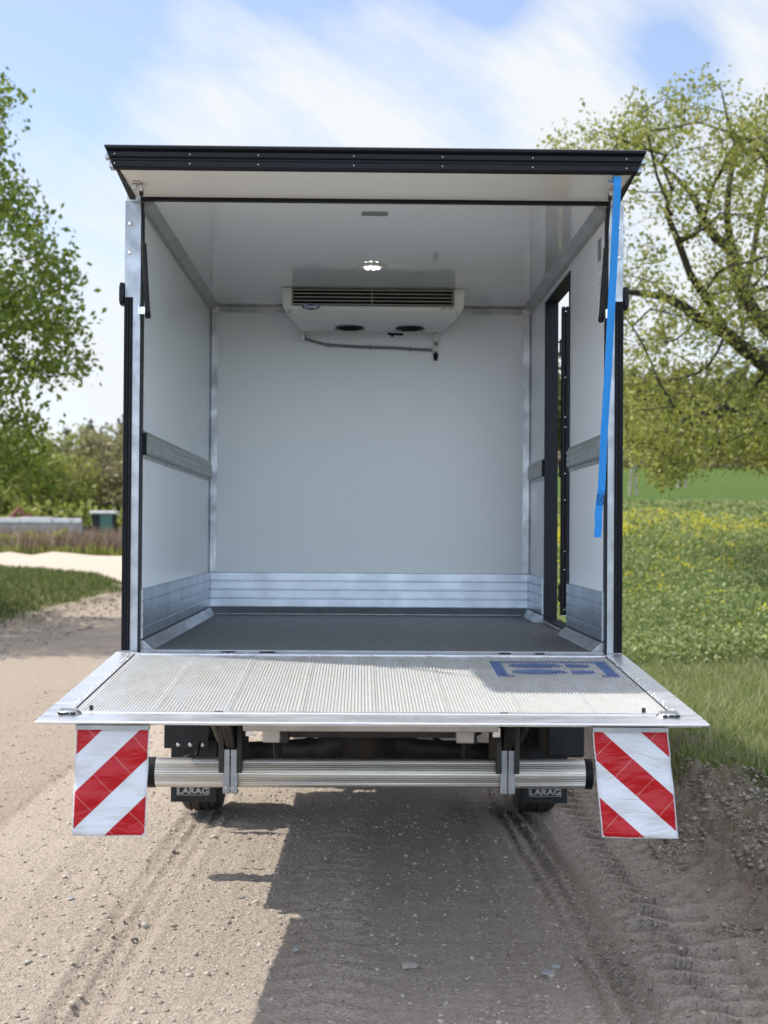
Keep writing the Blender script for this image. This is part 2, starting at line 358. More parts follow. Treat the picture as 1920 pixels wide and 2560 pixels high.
def gmat():
    m = bpy.data.materials.new('ground_surface'); m.use_nodes = True; t = m.node_tree; N = t.nodes; L = t.links; P = N['Principled BSDF']
    P.inputs['Roughness'].default_value = .95; P.inputs['Specular IOR Level'].default_value = .15
    at = N.new('ShaderNodeAttribute'); at.attribute_name = 'mask'; sp = N.new('ShaderNodeSeparateColor'); L.new(at.outputs['Color'], sp.inputs[0])
    tcx = N.new('ShaderNodeTexCoord')
    def noise(sc, det=5, rg=.6, lo=.3, hi=.7):
        n = N.new('ShaderNodeTexNoise'); L.new(tcx.outputs['Object'], n.inputs[0]); n.inputs['Scale'].default_value = sc; n.inputs['Detail'].default_value = det; n.inputs['Roughness'].default_value = rg
        mr = N.new('ShaderNodeMapRange'); L.new(n.outputs[0], mr.inputs[0]); mr.inputs[1].default_value = lo; mr.inputs[2].default_value = hi; return mr.outputs[0]
    def mix(f, a, b):
        x = N.new('ShaderNodeMix'); x.data_type = 'RGBA'
        if isinstance(f, float): x.inputs[0].default_value = f
        else: L.new(f, x.inputs[0])
        for i, c in ((6, a), (7, b)):
            if isinstance(c, tuple): x.inputs[i].default_value = (*c, 1)
            else: L.new(c, x.inputs[i])
        return x.outputs[2]
    base = mix(noise(.7, 4), (.55, .455, .365), (.63, .535, .44))
    base = mix(noise(60, 4, .7, .35, .65), base, (.35, .29, .235))
    base = mix(noise(240, 2, .6, .45, .75), base, (.60, .55, .49))
    # pebbles
    vo = N.new('ShaderNodeTexVoronoi'); L.new(tcx.outputs['Object'], vo.inputs[0]); vo.inputs['Scale'].default_value = 75; vo.inputs['Randomness'].default_value = 1
    lt = N.new('ShaderNodeMapRange'); L.new(vo.outputs['Distance'], lt.inputs[0]); lt.inputs[1].default_value = .18; lt.inputs[2].default_value = .36; lt.inputs[3].default_value = 1; lt.inputs[4].default_value = 0
    sc = N.new('ShaderNodeSeparateColor'); L.new(vo.outputs['Color'], sc.inputs[0])
    pick = N.new('ShaderNodeMath'); pick.operation = 'GREATER_THAN'; L.new(sc.outputs[0], pick.inputs[0]); pick.inputs[1].default_value = .72
    pm = N.new('ShaderNodeMath'); pm.operation = 'MULTIPLY'; L.new(pick.outputs[0], pm.inputs[0]); L.new(lt.outputs[0], pm.inputs[1])
    peb = mix(sc.outputs[1], (.34, .31, .28), (.58, .54, .49)); base = mix(pm.outputs[0], base, peb)
    dirtc = mix(noise(18, 5), (.38, .31, .245), (.26, .21, .165))
    base = mix(sp.outputs[0], base, dirtc)
    gc = mix(noise(5, 5), (.10, .12, .045), (.19, .17, .09))
    cropc = mix(noise(1.2, 5, .7), (.050, .095, .016), (.085, .135, .026))
    gc = mix(sp.outputs[2], gc, cropc)
    base = mix(sp.outputs[1], base, gc)
    L.new(base, P.inputs['Base Color'])
    n1 = N.new('ShaderNodeTexNoise'); L.new(tcx.outputs['Object'], n1.inputs[0]); n1.inputs['Scale'].default_value = 38; n1.inputs['Detail'].default_value = 6; n1.inputs['Roughness'].default_value = .7
    ad = N.new('ShaderNodeMath'); ad.operation = 'MULTIPLY_ADD'; L.new(pm.outputs[0], ad.inputs[0]); ad.inputs[1].default_value = .5; L.new(n1.outputs[0], ad.inputs[2])
    b = N.new('ShaderNodeBump'); b.inputs['Strength'].default_value = 1; b.inputs['Distance'].default_value = .05; L.new(ad.outputs[0], b.inputs['Height']); L.new(b.outputs[0], P.inputs['Normal'])
    return m
MT['ground'] = gmat()
Vg = np.stack([X, Y, Z], -1).reshape(-1, 3)
idx = np.arange(nx*ny).reshape(ny, nx)
Fg = np.stack([idx[:-1, :-1], idx[:-1, 1:], idx[1:, 1:], idx[1:, :-1]], -1).reshape(-1, 4)
MK = np.stack([dirt, gr, crop, np.ones_like(gr)], -1).reshape(-1, 4).astype(np.float32)
fc = (X[:-1, :-1]+X[1:, 1:])/2; fy_ = (Y[:-1, :-1]+Y[1:, 1:])/2; fg = (gr[:-1, :-1] > .5); fcx = fc.ravel(); fgr = fg.ravel(); fyy = fy_.ravel()
def subset(name, sel, label):
    F = Fg[sel]; u, inv = np.unique(F, return_inverse=True); F2 = inv.reshape(F.shape)
    o = npmesh(name, Vg[u], F2, MT['ground']); a = o.data.color_attributes.new('mask', 'FLOAT_COLOR', 'POINT'); a.data.foreach_set('color', MK[u].ravel())
    o.data.polygons.foreach_set('use_smooth', np.ones(len(F2), bool))
    tag(o, label, 'ground', kind='structure'); return o
subset('gravel_road', ~fgr, 'pale gravel track with tyre marks running under the truck')
subset('crop_field', fgr & (fcx > 0), 'green sloping field beyond the right verge')
subset('grass_bank', fgr & (fcx <= 0), 'low grass bank and far ground left of the track')
# ---------------------------------------------------------------- the truck
XL, XR, OL, OR = -.996, 1.104, -1.068, 1.172; YF, YB = 6.65, 9.675; ZF, ZC = 1.12, 3.14; XC = .054
T = thing('box_truck', (XC, YF, 0), 'white box truck seen from behind, lift platform down and rear flap raised', 'truck')
T.location = (0, 0, 0)
def P(mb, name, m, parent=T, bevel=0, smooth=False, label=None): return mb.build(name, MT[m] if isinstance(m, str) else m, parent, bevel, smooth, label)
# body shell
P(MB().box(OL, XL, YF+.02, YB+.07, ZF-.11, ZC+.07), 'side_wall', 'grp')
DY0, DY1, DZ0, DZ1 = 7.85, 8.88, 1.135, 3.055
P(MB().box(XR, OR, YF+.02, DY0, ZF-.11, ZC+.07).box(XR, OR, DY1, YB+.07, ZF-.11, ZC+.07).box(XR, OR, DY0, DY1, DZ1, ZC+.07).box(XR, OR, DY0, DY1, ZF-.11, DZ0), 'side_wall', 'grp')
P(MB().box(XL, XR, YB, YB+.07, ZF-.11, ZC+.07), 'front_wall', 'grp')
P(MB().box(XL, XR, YF+.01, YB, ZC, ZC+.07), 'ceiling', 'ceil')
P(MB().box(XL, XR, YF+.01, YB, ZF-.10, ZF), 'cargo_floor', 'floor')
# ceiling and corner trims (L profiles, each a hollow chamfer)
t = .05
for sx, x in ((1, XL), (-1, XR)):
    P(MB().prism([(x, ZC), (x+sx*t, ZC), (x+sx*t, ZC-.004), (x+sx*.012, ZC-.03), (x+sx*.004, ZC-t), (x, ZC-t)], YF+.02, YB-.001, 'y'), 'cornice', 'trim')
P(MB().prism([(YB, ZC), (YB-t, ZC), (YB-t, ZC-.004), (YB-.004, ZC-.012), (YB-.004, ZC-t), (YB, ZC-t)], XL+.055, XR-.055, 'x'), 'cornice', 'alu')
for sx, x in ((1, XL), (-1, XR)):
    P(MB().prism([(x+sx*.001, YB-.001), (x+sx*.001, YB-t), (x+sx*.004, YB-t), (x+sx*.01, YB-.008), (x+sx*t, YB-.004), (x+sx*t, YB-.001)], 1.395, ZC-.052, 'z'), 'corner_trim', 'alu')
# kick plates: ribbed aluminium boards
def ribs(z0, z1, n):
    pr = []; h = (z1-z0)/n
    for i in range(n):
        a = z0+i*h; pr += [(.010, a+.0035), (.014, a+.007), (.014, a+h-.004), (.010, a+h-.001)]
    return pr
pr = ribs(1.165, 1.392, 4)
pl = [(XL+.001, 1.165)]+[(XL+.001+d, z) for d, z in pr]+[(XL+.001, 1.392)]
P(MB().prism(pl, YF+.03, YB-.018, 'y'), 'kick_plate', 'aluk')
for y0, y1 in ((YF+.03, DY0-.012), (DY1+.012, YB-.018)):
    P(MB().prism([(XR-.001, 1.165)]+[(XR-.001-d, z) for d, z in pr]+[(XR-.001, 1.392)], y0, y1, 'y'), 'kick_plate', 'aluk')
P(MB().prism([(YB-.001, 1.165)]+[(YB-.001-d, z) for d, z in pr]+[(YB-.001, 1.392)], XL+.016, XR-.016, 'x'), 'kick_plate', 'aluk')
# floor edge chamfers
for sx, x, y0, y1 in ((1, XL, YF+.03, YB-.02), (-1, XR, YF+.03, DY0-.012), (-1, XR, DY1+.012, YB-.02)):
    P(MB().prism([(x+sx*.001, ZF+.001), (x+sx*.062, ZF+.001), (x+sx*.060, ZF+.005), (x+sx*.018, ZF+.042), (x+sx*.001, ZF+.044)], y0, y1, 'y'), 'floor_edge_profile', 'alu')
P(MB().prism([(YB-.001, ZF+.001), (YB-.04, ZF+.001), (YB-.04, ZF+.005), (YB-.016, ZF+.03), (YB-.001, ZF+.044)], XL+.02, XR-.02, 'x'), 'floor_edge_profile', 'alu')
# slotted cargo rails
def rail(x, sx, y0, y1, cap):
    b = MB(); z0, z1 = 1.985, 2.112; zz = [z0, z0+.018, z0+.022, z0+.030, z0+.040, z0+.062, z0+.072, z0+.094, z0+.104, z0+.108, z1]
    dx = [.003, .003, .014, .018, .018, .018, .018, .018, .018, .012, .003]
    ysl = []; y = y0
    while y < y1-.001: ysl.append(y); y += .024
    ysl.append(y1)
    for i in range(len(zz)-1):
        rowhole = i in (4, 6)
        if rowhole:
            for j in range(len(ysl)-1):
                if j % 2 == 0 or ysl[j] < y0+.05:
                    b.add([(x+sx*dx[i], ysl[j], zz[i]), (x+sx*dx[i], ysl[j+1], zz[i]), (x+sx*dx[i+1], ysl[j+1], zz[i+1]), (x+sx*dx[i+1], ysl[j], zz[i+1])], [(0, 1, 2, 3)])
        else:
            b.add([(x+sx*dx[i], y0, zz[i]), (x+sx*dx[i], y1, zz[i]), (x+sx*dx[i+1], y1, zz[i+1]), (x+sx*dx[i+1], y0, zz[i+1])], [(0, 1, 2, 3)])
    o = P(b, 'cargo_rail', 'steel')
    sm = o.modifiers.new('thick', 'SOLIDIFY'); sm.thickness = .0015
    sc = MB(); y = y0+.03
    while y < y1:
        for z in (z0+.009, z1-.008): sc.lathe([(.0042, 0), (.003, .0022)], (x+sx*.0035, y, z), 'x', 8)
        y += .1
    absorb(o, sc.build('rivets', MT['bright'], o))
    if cap: MB().box(min(x+sx*.001, x+sx*.02), max(x+sx*.001, x+sx*.02), y0-.016, y0-.001, z0+.014, z1-.012).build('end_cap', MT['rubber'], o)
rail(XL, 1, YF+.075, YB-.02, True); rail(XR, -1, YF+.075, DY0-.02, False); rail(XR, -1, DY1+.03, YB-.02, False)
MB().box(XR-.02, XR-.001, DY1+.013, DY1+.029, 2.0, 2.10).build('end_cap', MT['rubber'], T)
# rear frame posts with seals
for sx, xo, xi in ((1, OL, XL), (-1, OR, XR)):
    a, b_ = sorted((xo, xi))
    P(MB().box(a, b_, YF-.025, YF+.019, ZF-.10, 3.135), 'rear_post', 'alu', bevel=.003)
    g = MB(); x0, x1 = sorted((xo+sx*.0005, xo+sx*.038))
    g.box(x0, x1, YF-.034, YF-.026, ZF+.002, 2.70)
    for q in (.004, .014, .026): a1, b1 = sorted((xo+sx*q, xo+sx*(q+.007))); g.box(a1, b1, YF-.046, YF-.034, ZF+.004, 2.698)
    P(g, 'door_seal', 'rubber', bevel=.001)
    x0, x1 = sorted((xi-sx*.001, xi+sx*.006)); P(MB().box(x0, x1, YF-.022, YF+.05, ZF+.002, 3.13), 'inner_edge_strip', 'blackm')
    for z in (3.03, 2.90):
        o = P(MB().lathe([(.0095, 0), (.0095, -.003), (.005, -.006)], (xo+sx*.022, YF-.0255, z), 'y', 14), 'post_screw', 'bright')
    x0, x1 = sorted((xo-sx*.020, xo-sx*.001)); P(MB().box(x0, x1, YF-.04, YF+.02, 2.665, 2.765).box(x0, x1+0*sx, YF-.055, YF-.041, 2.675, 2.75), 'side_bracket', 'blackm', bevel=.004)
P(MB().box(XL+.01, XR-.01, YF-.006, YF+.014, ZF-.05, ZF+.004), 'rear_sill', 'alu', bevel=.002)
P(MB().box(OL, OR, YF-.02, YF+.018, ZF-.13, ZF-.052), 'rear_cross_member', 'blackm')
P(MB().box(XL, XR, YF-.045, YF-.012, 3.133, 3.146).box(XL, XR, YF-.03, YF-.012, 3.147, 3.20), 'flap_hinge_seal', 'rubber')
P(MB().box(OL-.005, OR+.005, YF-.02, YB+.09, ZC+.0705, ZC+.10), 'roof', 'grp', bevel=.01)
# raised flap
F0, F1 = YF-.05, 6.115        # hinge side, free edge
def fz(y): return 3.147+(F0-y)*.028
fl = MB(); n = [(F0, fz(F0)), (F1+.03, fz(F1+.03)), (F1+.03, fz(F1)+.05), (F0, fz(F0)+.045)]
FL = P(fl.prism(n, OL+.05, OR-.05, 'x'), 'rear_flap', 'flap')
for xa, xb in ((OL-.004, OL+.049), (OR-.049, OR+.004)):
    sf = MB().prism([(F0+.01, fz(F0)-.012), (F1+.031, fz(F1)-.010), (F1+.031, fz(F1)+.08), (F0+.01, fz(F0)+.08)], xa, xb, 'x')
    sf.v = [(x+((.045 if z < 3.16 else 0)*(1 if x < 0 else -1) if abs(x-XC) > 1.10 else 0)*(.95 if y < 6.4 else .6), y, z) for x, y, z in sf.v]
    sf.build('side_frame', MT['blackm'], FL)
pf = [(F1+.030, fz(F1)-.004), (F1+.016, fz(F1)-.010), (F1-.002, fz(F1)-.008), (F1-.010, fz(F1)+.002), (F1-.010, fz(F1)+.022), (F1-.003, fz(F1)+.028), (F1-.003, fz(F1)+.036), (F1-.012, fz(F1)+.041),
      (F1-.012, fz(F1)+.060), (F1-.004, fz(F1)+.066), (F1-.020, fz(F1)+.074), (F1-.020, fz(F1)+.084), (F1+.03, fz(F1)+.100)]
ep = MB().prism(pf, OL-.012, OR+.008, 'x'); zt0 = fz(F1)+.10
ep.v = [(x+(zt0-z)*(.42 if x < 0 else -.42), y, z) for x, y, z in ep.v]; ep.build('edge_profile', MT['rubber'], FL, bevel=.0015)
for x in (-1.03, -.72, -.437, -.042, .326, .70, 1.09):
    for z in (.012, .051):
        MB().lathe([(.0036, 0), (.0024, -.003)], (x, F1-.011, fz(F1)+z), 'y', 10).build('flap_screw', MT['steel'], FL)
MB().box(OL-.010, OR+.010, F1+.031, F0-.02, fz(F1)+.084, fz(F1)+.098).build('flap_top_skin', MT['blackm'], FL, bevel=.003)
for sx, x in ((-1, OL), (1, OR)):
    a, b_ = sorted((x-sx*.02, x+sx*.014)); MB().box(a, b_, F1+.06, F1+.10, fz(F1)+.050, fz(F1)+.072).build('end_stub', MT['alu'], FL, bevel=.002)
    a, b_ = sorted((x-sx*.03, x+sx*.004)); MB().box(a, b_, F1+.10, F1+.16, fz(F1)+.022, fz(F1)+.049).build('end_stub', MT['alu'], FL, bevel=.002)
# hinge brackets and gas struts
for sx, x in ((1, XL), (-1, XR)):
    a, b_ = sorted((x+sx*.004, x+sx*.036))
    a2, b2 = sorted((x+sx*.030, x+sx*.042)); a3, b3 = sorted((x+sx*.002, x+sx*.02))
    MB().box(a, b_, 6.33, 6.40, 3.146, 3.152).box(a2, b2, 6.36, 6.40, 3.118, 3.1459).box(a3, b3, 6.35, 6.37, 3.125, 3.145).build('strut_bracket', MT['bright'], FL, bevel=.002)
    top = Vector((x+sx*.034, 6.385, 3.125)); bot = Vector((x+sx*.038, 6.585, 2.63)); mid = top.lerp(bot, .43)
    s = P(MB().tube([mid, bot], .0115, 14), 'gas_strut', 'blackp', smooth=False)
    MB().tube([top, mid], .0048, 10).build('rod', MT['blackm'], s)
    MB().tube([top+Vector((0, 0, .008)), top.lerp(bot, .04)], .009, 10).build('ball_joint', MT['blackp'], s)
    MB().tube([bot, bot+(bot-top).normalized()*.028], .013, 12).build('end_fitting', MT['rubber'], s)
    a, b_ = sorted((x+sx*.0005, x+sx*.024)); P(MB().box(a, b_, 6.55, 6.60, 2.615, 2.619).box(a, x+sx*.004 if sx > 0 else b_, 6.55, 6.60, 2.6195, 2.655).box(a, b_, 6.596, 6.60, 2.6195, 2.654), 'strut_foot', 'bright')
# side door opening frame (black) and leaf folded back along the outside
P(MB().box(XR-.006, OR+.006, DY1-.010, DY1+.010, DZ0, DZ1).box(XR-.006, OR+.006, DY0-.010, DY0+.010, DZ0, DZ1).box(XR-.006, OR+.006, DY0-.01, DY1+.01, DZ1-.012, DZ1-.0005).box(XR-.004, OR+.004, DY0+.011, DY1-.011, DZ0-.004, DZ0+.012), 'side_door_frame', 'blackm', bevel=.002)
lf = MB().box(OR+.036, OR+.098, 8.93, 9.93, 1.16, 3.02)
lf.v = [(x+max(0, y-8.93)*.17, y, z) for x, y, z in lf.v]; LD = P(lf, 'side_door_leaf', 'grp')
gk = MB()
for q in (.034, .056, .080): gk.box(OR+q, OR+q+.016, 8.900, 8.929, 1.17, 3.03)
gk.box(OR+.03, OR+.104, 8.915, 8.9295, 1.165, 3.025)
gk.build('leaf_seal', MT['rubber'], LD, bevel=.003)
for z in (3.0, 2.6, 2.36, 2.30, 2.02, 1.86, 1.55, 1.44, 1.2):
    MB().lathe([(.004, 0), (.003, -.002)], (OR+.053, 8.8995, z), 'y', 8).build('leaf_screw', MT['bright'], LD)
for z in (2.78, 2.05, 1.30):
    MB().box(OR+.0065, OR+.033, 8.90, 8.912, z+.03, z+.038).box(OR+.0065, OR+.033, 8.90, 8.912, z-.04, z-.032).tube([(OR+.022, 8.906, z-.055), (OR+.022, 8.906, z+.05)], .005, 8).build('hinge', MT['blackm'], LD)
# interior fittings
P(MB().box(-.010, .114, 6.83, 6.91, ZC-.003, ZC-.0003), 'ceiling_plate', 'grey', bevel=.001)
L0 = P(MB().lathe([(.075, 0), (.072, -.006), (.055, -.010), (.052, -.004)], (.05, 8.21, ZC-.0005), 'z', 36), 'ceiling_lamp', 'unit', smooth=True)
MB().lathe([(.050, -.0045), (.046, -.013), (.03, -.016)], (.05, 8.21, ZC), 'z', 36).build('lens', MT['lampdim'], L0)
ld = MB()
for k in range(6):
    a = k*math.pi/3+.3; ld.lathe([(.011, -.0145), (.008, -.0185)], (.05+.034*math.cos(a), 8.21+.034*math.sin(a), ZC), 'z', 12)
ld.build('led', MT['lamp'], L0)
# cooling unit: lofted housing
U0, U1 = -.492, .617
sec = [(8.955, 3.139), (8.945, 3.10), (8.945, 3.020), (8.962, 2.985), (9.02, 2.957), (9.15, 2.950), (9.45, 2.946), (9.60, 2.965), (9.66, 3.03), (9.668, 3.139)]
ins = [0, 0, .004, .03, .055, .07, .10, .11, .09, .08]
ub = MB(); nS = len(sec)
mid_l, mid_r = U0+.062, U1-.062
# end caps and lower tray share the profile; the mouth stays open between them
def loft(xa, xb, k0, k1, side):
    v = []; m_ = k1-k0
    for i in range(k0, k1): v.append((xa+ins[i] if 'a' in side else min(xa, xb-ins[i]-.012), *sec[i]))
    for i in range(k0, k1): v.append((xb-ins[i] if 'b' in side else max(xb, xa+ins[i]+.012), *sec[i]))
    return v, [tuple(range(m_))[::-1], tuple(range(m_, 2*m_))]+[(i, (i+1) % m_, m_+(i+1) % m_, m_+i) for i in range(m_)]
UN = None

tr = MB(); v, f = [], []
sec2 = [(8.948, 3.030), (8.941, 3.020), (8.941, 3.005), (8.965, 2.980), (9.02, 2.953), (9.15, 2.947), (9.45, 2.942), (9.60, 2.962), (9.62, 3.03)]
ins2 = [0, 0, 0, 0, .004, .016, .046, .056, .036]; m_ = len(sec2)
v = [(mid_l-.004+ins2[i], *sec2[i]) for i in range(m_)]+[(mid_r+.004-ins2[i], *sec2[i]) for i in range(m_)]
tr.add(v, [tuple(range(m_))[::-1], tuple(range(m_, 2*m_))]+[(i, (i+1) % m_, m_+(i+1) % m_, m_+i) for i in range(m_)])
UN = P(tr, 'cooling_unit', 'unit', bevel=.005)
for xa, xb, sd_ in ((U0, mid_l, 'a'), (mid_r, U1, 'b')):
    v, f = loft(xa, xb, 0, nS, sd_); MB().add(v, f).build('end_housing', MT['unit'], UN, bevel=.008)
MB().box(mid_l, mid_r, 9.05, 9.06, 3.031, 3.139).build('air_outlet', MT['dark'], UN)
gr_ = MB()
for i in range(5):
    z = 3.036+i*.0215; gr_.prism([(8.950, z), (8.975, z+.007), (8.975, z+.0085), (8.950, z+.0030)], mid_l, mid_r, 'x')
gr_.box(.054, .057, 8.956, 8.970, 3.034, 3.135)
gr_.build('grille', MT['steel'], UN)
for x in (-.082, .295):
    g = MB().lathe([(.086, 0), (.088, -.003), (.080, -.004)], (x, 9.28, 2.9425), 'z', 36).build('fan_opening', MT['dark'], UN)
    gg = MB()
    for k in range(3): gg.lathe([(.028+.024*k, -.0075), (.030+.024*k, -.009), (.031+.024*k, -.0075)], (x, 9.28, 2.9425), 'z', 30) if False else gg.tube([(x+(.03+.024*k)*math.cos(a*math.pi/15), 9.28+(.03+.024*k)*math.sin(a*math.pi/15), 2.933) for a in range(31)], .0016, 5)
    for k in range(4):
        a = k*math.pi/4+.4; gg.tube([(x-.105*math.cos(a), 9.28-.105*math.sin(a), 2.931), (x+.105*math.cos(a), 9.28+.105*math.sin(a), 2.931)], .002, 5)
    gg.build('fan_guard', MT['blackm'], g)
MB().tube([(.16+.0, 9.5, 2.935), (.26, 9.5, 2.932)], .008, 8).tube([(.19, 9.5, 2.93), (.19, 9.5, 2.915)], .008, 8).build('drain_fitting', MT['blackm'], UN)
# badge
bd = MB().lathe([(1, 0), (1, -.004), (.94, -.006)], (0, 0, 0), 'y', 40)
bd.v = [(a*.056-.315, b+8.9405, c_*.0205+3.019) for a, b, c_ in bd.v]; bdo = bd.build('badge', MT['navy'], UN)
rg = MB().tube([(-.315+.0535*math.cos(k*math.pi/20), 8.9335, 3.019+.0185*math.sin(k*math.pi/20)) for k in range(41)], .0009, 5).build('badge_rim', MT['white'], UN)
text_mesh('badge_lettering', 'Carrier', .027, (-.315, 8.9335, 3.019), MT['white'], UN, shear=.3, bold=.0004, width=.98)
text_mesh('model_lettering', 'MXS  1100', .017, (.507, 8.939, 3.013), MT['greyink'], UN, width=.95)
for sx, x in ((1, U0+.045), (-1, U1-.045)):
    for z in (2.995, 2.983): MB().box(x-.006, x+.006, 8.95, 8.958, z, z+.004).build('latch_slot', MT['greyink'], UN)
# drain conduit on the front wall
hs_ = [(-.385, 9.60, 2.945), (-.375, 9.645, 2.92), (-.33, 9.655, 2.905), (-.24, 9.657, 2.882), (-.14, 9.657, 2.875), (.0, 9.657, 2.868), (.2, 9.657, 2.865), (.36, 9.657, 2.855), (.462, 9.657, 2.852)]
HO = P(MB().tube(hs_, .0095, 10), 'drain_hose', 'hose', smooth=True)
MB().tube([(.478, 9.60, 2.955), (.482, 9.655, 2.90), (.478, 9.657, 2.83)], .0095, 10).build('drop_pipe', MT['hose'], HO, smooth=True)
MB().tube([(.478, 9.655, 2.88), (.478, 9.655, 2.845)], .014, 12).tube([(.455, 9.655, 2.852), (.478, 9.655, 2.852)], .0125, 12).build('tee_joint', MT['unit'], HO)
MB().tube([(.478, 9.652, 2.829), (.478, 9.652, 2.80), (.478, 9.648, 2.785)], [.017, .014, .011], 10).build('drain_valve', MT['rubber'], HO)
for x, z in ((-.225, 2.88), (.05, 2.867), (.31, 2.858)): MB().box(x-.006, x+.006, 9.644, 9.669, z-.014, z+.014).build('pipe_clip', MT['hose'], HO, bevel=.002)
for x in (-.39, .475): MB().box(x-.012, x+.012, 9.59, 9.64, 2.90, 2.955).build('hose_bracket', MT['steel'], HO)
# notices on the right inner wall
P(MB().box(XR-.002, XR-.0004, 6.83, 6.92, 2.93, 3.03), 'wall_notice', 'grey')
P(MB().box(XR-.002, XR-.0004, 6.80, 6.90, 2.62, 2.88), 'wall_notice', 'white')
nn = MB()
for k in range(16): nn.box(XR-.0032, XR-.0022, 6.81, 6.81+random.uniform(.05, .08), 2.63+k*.015, 2.633+k*.015)
P(nn, 'notice_print', 'greyink')
# pull strap
sp_ = [(1.056, 6.20, 3.148), (1.057, 6.125, 3.143), (1.055, 6.118, 3.10), (1.049, 6.14, 2.86), (1.040, 6.16, 2.62), (1.031, 6.18, 2.36), (1.018, 6.20, 2.08), (1.009, 6.21, 1.84), (1.004, 6.22, 1.80), (.998, 6.222, 1.73), (1.000, 6.225, 1.69), (.996, 6.225, 1.640)]
def ribbon(pts, w, th, ang=lambda i: 0.0):
    b = MB(); n_ = len(pts)
    for i, p in enumerate(pts):
        a = ang(i); dx, dy = math.cos(a)*w/2, math.sin(a)*w/2
        nxv = Vector((math.sin(a), -math.cos(a), 0))*th/2
        q = Vector(p)
        for s1, s2 in ((-1, -1), (1, -1), (1, 1), (-1, 1)): b.v.append(tuple(q+Vector((dx*s1, dy*s1, 0))+nxv*s2))
    for i in range(n_-1):
        for k in range(4): b.f.append((4*i+k, 4*i+(k+1) % 4, 4*i+4+(k+1) % 4, 4*i+4+k))
    b.f += [(3, 2, 1, 0), (4*n_-4, 4*n_-3, 4*n_-2, 4*n_-1)]
    return b
ST = P(ribbon(sp_, .031, .0022, lambda i: .12*math.sin(i*1.3)), 'pull_strap', 'blue')
MB().tube([(1.03, 6.19, 3.140), (1.045, 6.16, 3.128), (1.055, 6.13, 3.142)], .004, 6).build('strap_loop', MT['blue'], ST)
q = MB(); zt, zb, xm, ym = 1.820, 1.778, 1.0055, 6.2135
for a, b_ in (((-.012, zt), (.012, zt)), ((-.012, zb), (.012, zb)), ((-.012, zt), (-.012, zb)), ((.012, zt), (.012, zb)), ((-.012, zt), (.012, zb)), ((.012, zt), (-.012, zb))):
    q.tube([(xm+a[0], ym, a[1]), (xm+b_[0], ym, b_[1])], .0011, 4)
q.build('stitching', MT['stitch'], ST)
# ---------------------------------------------------------------- lift platform
PY0, PY1 = 4.96, 6.59; PL, PR = -1.085, 1.174
def pz_(y): return 1.017+(y-PY0)*.0605            # top surface
PT = None
def slab(b, x0, x1, y0, y1, up, down):
    b.add([(x0, y0, pz_(y0)+down), (x1, y0, pz_(y0)+down), (x1, y1, pz_(y1)+down), (x0, y1, pz_(y1)+down), (x0, y0, pz_(y0)+up), (x1, y0, pz_(y0)+up), (x1, y1, pz_(y1)+up), (x0, y1, pz_(y1)+up)],
          [(3, 2, 1, 0), (4, 5, 6, 7), (0, 1, 5, 4), (1, 2, 6, 5), (2, 3, 7, 6), (3, 0, 4, 7)])
b = MB(); slab(b, PL+.09, PR-.09, PY0+.20, PY1-.05, -.006, -.035); PT = P(b, 'lift_platform', 'deck')
b = MB(); pitch = .0122; x = PL+.095; k = 0
while x < PR-.1:
    if k % 21 in (0, 1): w, hgt = .0085, .0012
    else: w, hgt = .0052, .0
    ya, yb = PY0+.205, PY1-.055
    z0a, z0b = pz_(ya), pz_(yb)
    b.add([(x, ya, z0a-.0059), (x+w*.2, ya, z0a+hgt-.0015), (x+w*.8, ya, z0a+hgt-.0015), (x+w, ya, z0a-.0059), (x, yb, z0b-.0059), (x+w*.2, yb, z0b+hgt-.0015), (x+w*.8, yb, z0b+hgt-.0015), (x+w, yb, z0b-.0059)],
          [(0, 1, 5, 4), (1, 2, 6, 5), (2, 3, 7, 6), (0, 3, 2, 1)])
    x += pitch; k += 1
b.build('deck_ribs', MT['deck'], PT)
b = MB(); slab(b, PL+.001, PL+.089, PY0+.10, PY1, .002, -.03); SP1 = b.build('side_profile', MT['deckrim'], PT, bevel=.001)
b = MB(); slab(b, PR-.089, PR-.001, PY0+.10, PY1, .002, -.03); SP2 = b.build('side_profile', MT['deckrim'], PT, bevel=.001)
b = MB(); slab(b, PL+.0895, PR-.0895, PY1-.05, PY1-.026, .002, -.03); slab(b, PL+.0895, PR-.0895, PY1-.0255, PY1, .0005, -.03); b.build('hinge_profile', MT['deckrim'], PT, bevel=.002)
# tapered nose
zt = pz_(PY0+.2); z1 = pz_(PY0+.10); z2 = pz_(PY0)
b = MB().prism([(PY0+.1995, zt-.034), (PY0+.1995, zt), (PY0+.165, pz_(PY0+.165)+.001), (PY0+.163, pz_(PY0+.163)-.0012), (PY0+.101, z1+.0), (PY0+.101, z1-.03)], PL+.0895, PR-.0895, 'x')
b.build('nose_profile', MT['deckrim'], PT)
b = MB().prism([(PY0+.1005, z1-.028), (PY0+.1005, z1+.0015), (PY0+.003, z2), (PY0, z2-.002), (PY0, z2-.007), (PY0+.010, z2-.009)], PL, PR, 'x')
b.build('nose_edge', MT['deckrim'], PT, bevel=.001)
# weld beads / cleats on side profiles
for xa in (PL+.075, PR-.075):
    b = MB(); y = PY0+.14
    while y < PY1-.05:
        q = random.uniform(.003, .0055); b.lathe([(q, 0), (q*.6, .003)], (xa+random.uniform(-.012, .012), y, pz_(y)+.0015), 'z', 7); y += random.uniform(.022, .04)
    absorb(SP1 if xa < 0 else SP2, b.build('grip_studs', MT['bright'], PT))
for xa in (PL+.0905, PR-.0935):
    b = MB(); slab(b, xa, xa+.0018, PY0+.11, PY1-.06, .0010, -.004); b.build('joint_gap', MT['blackp'], PT)
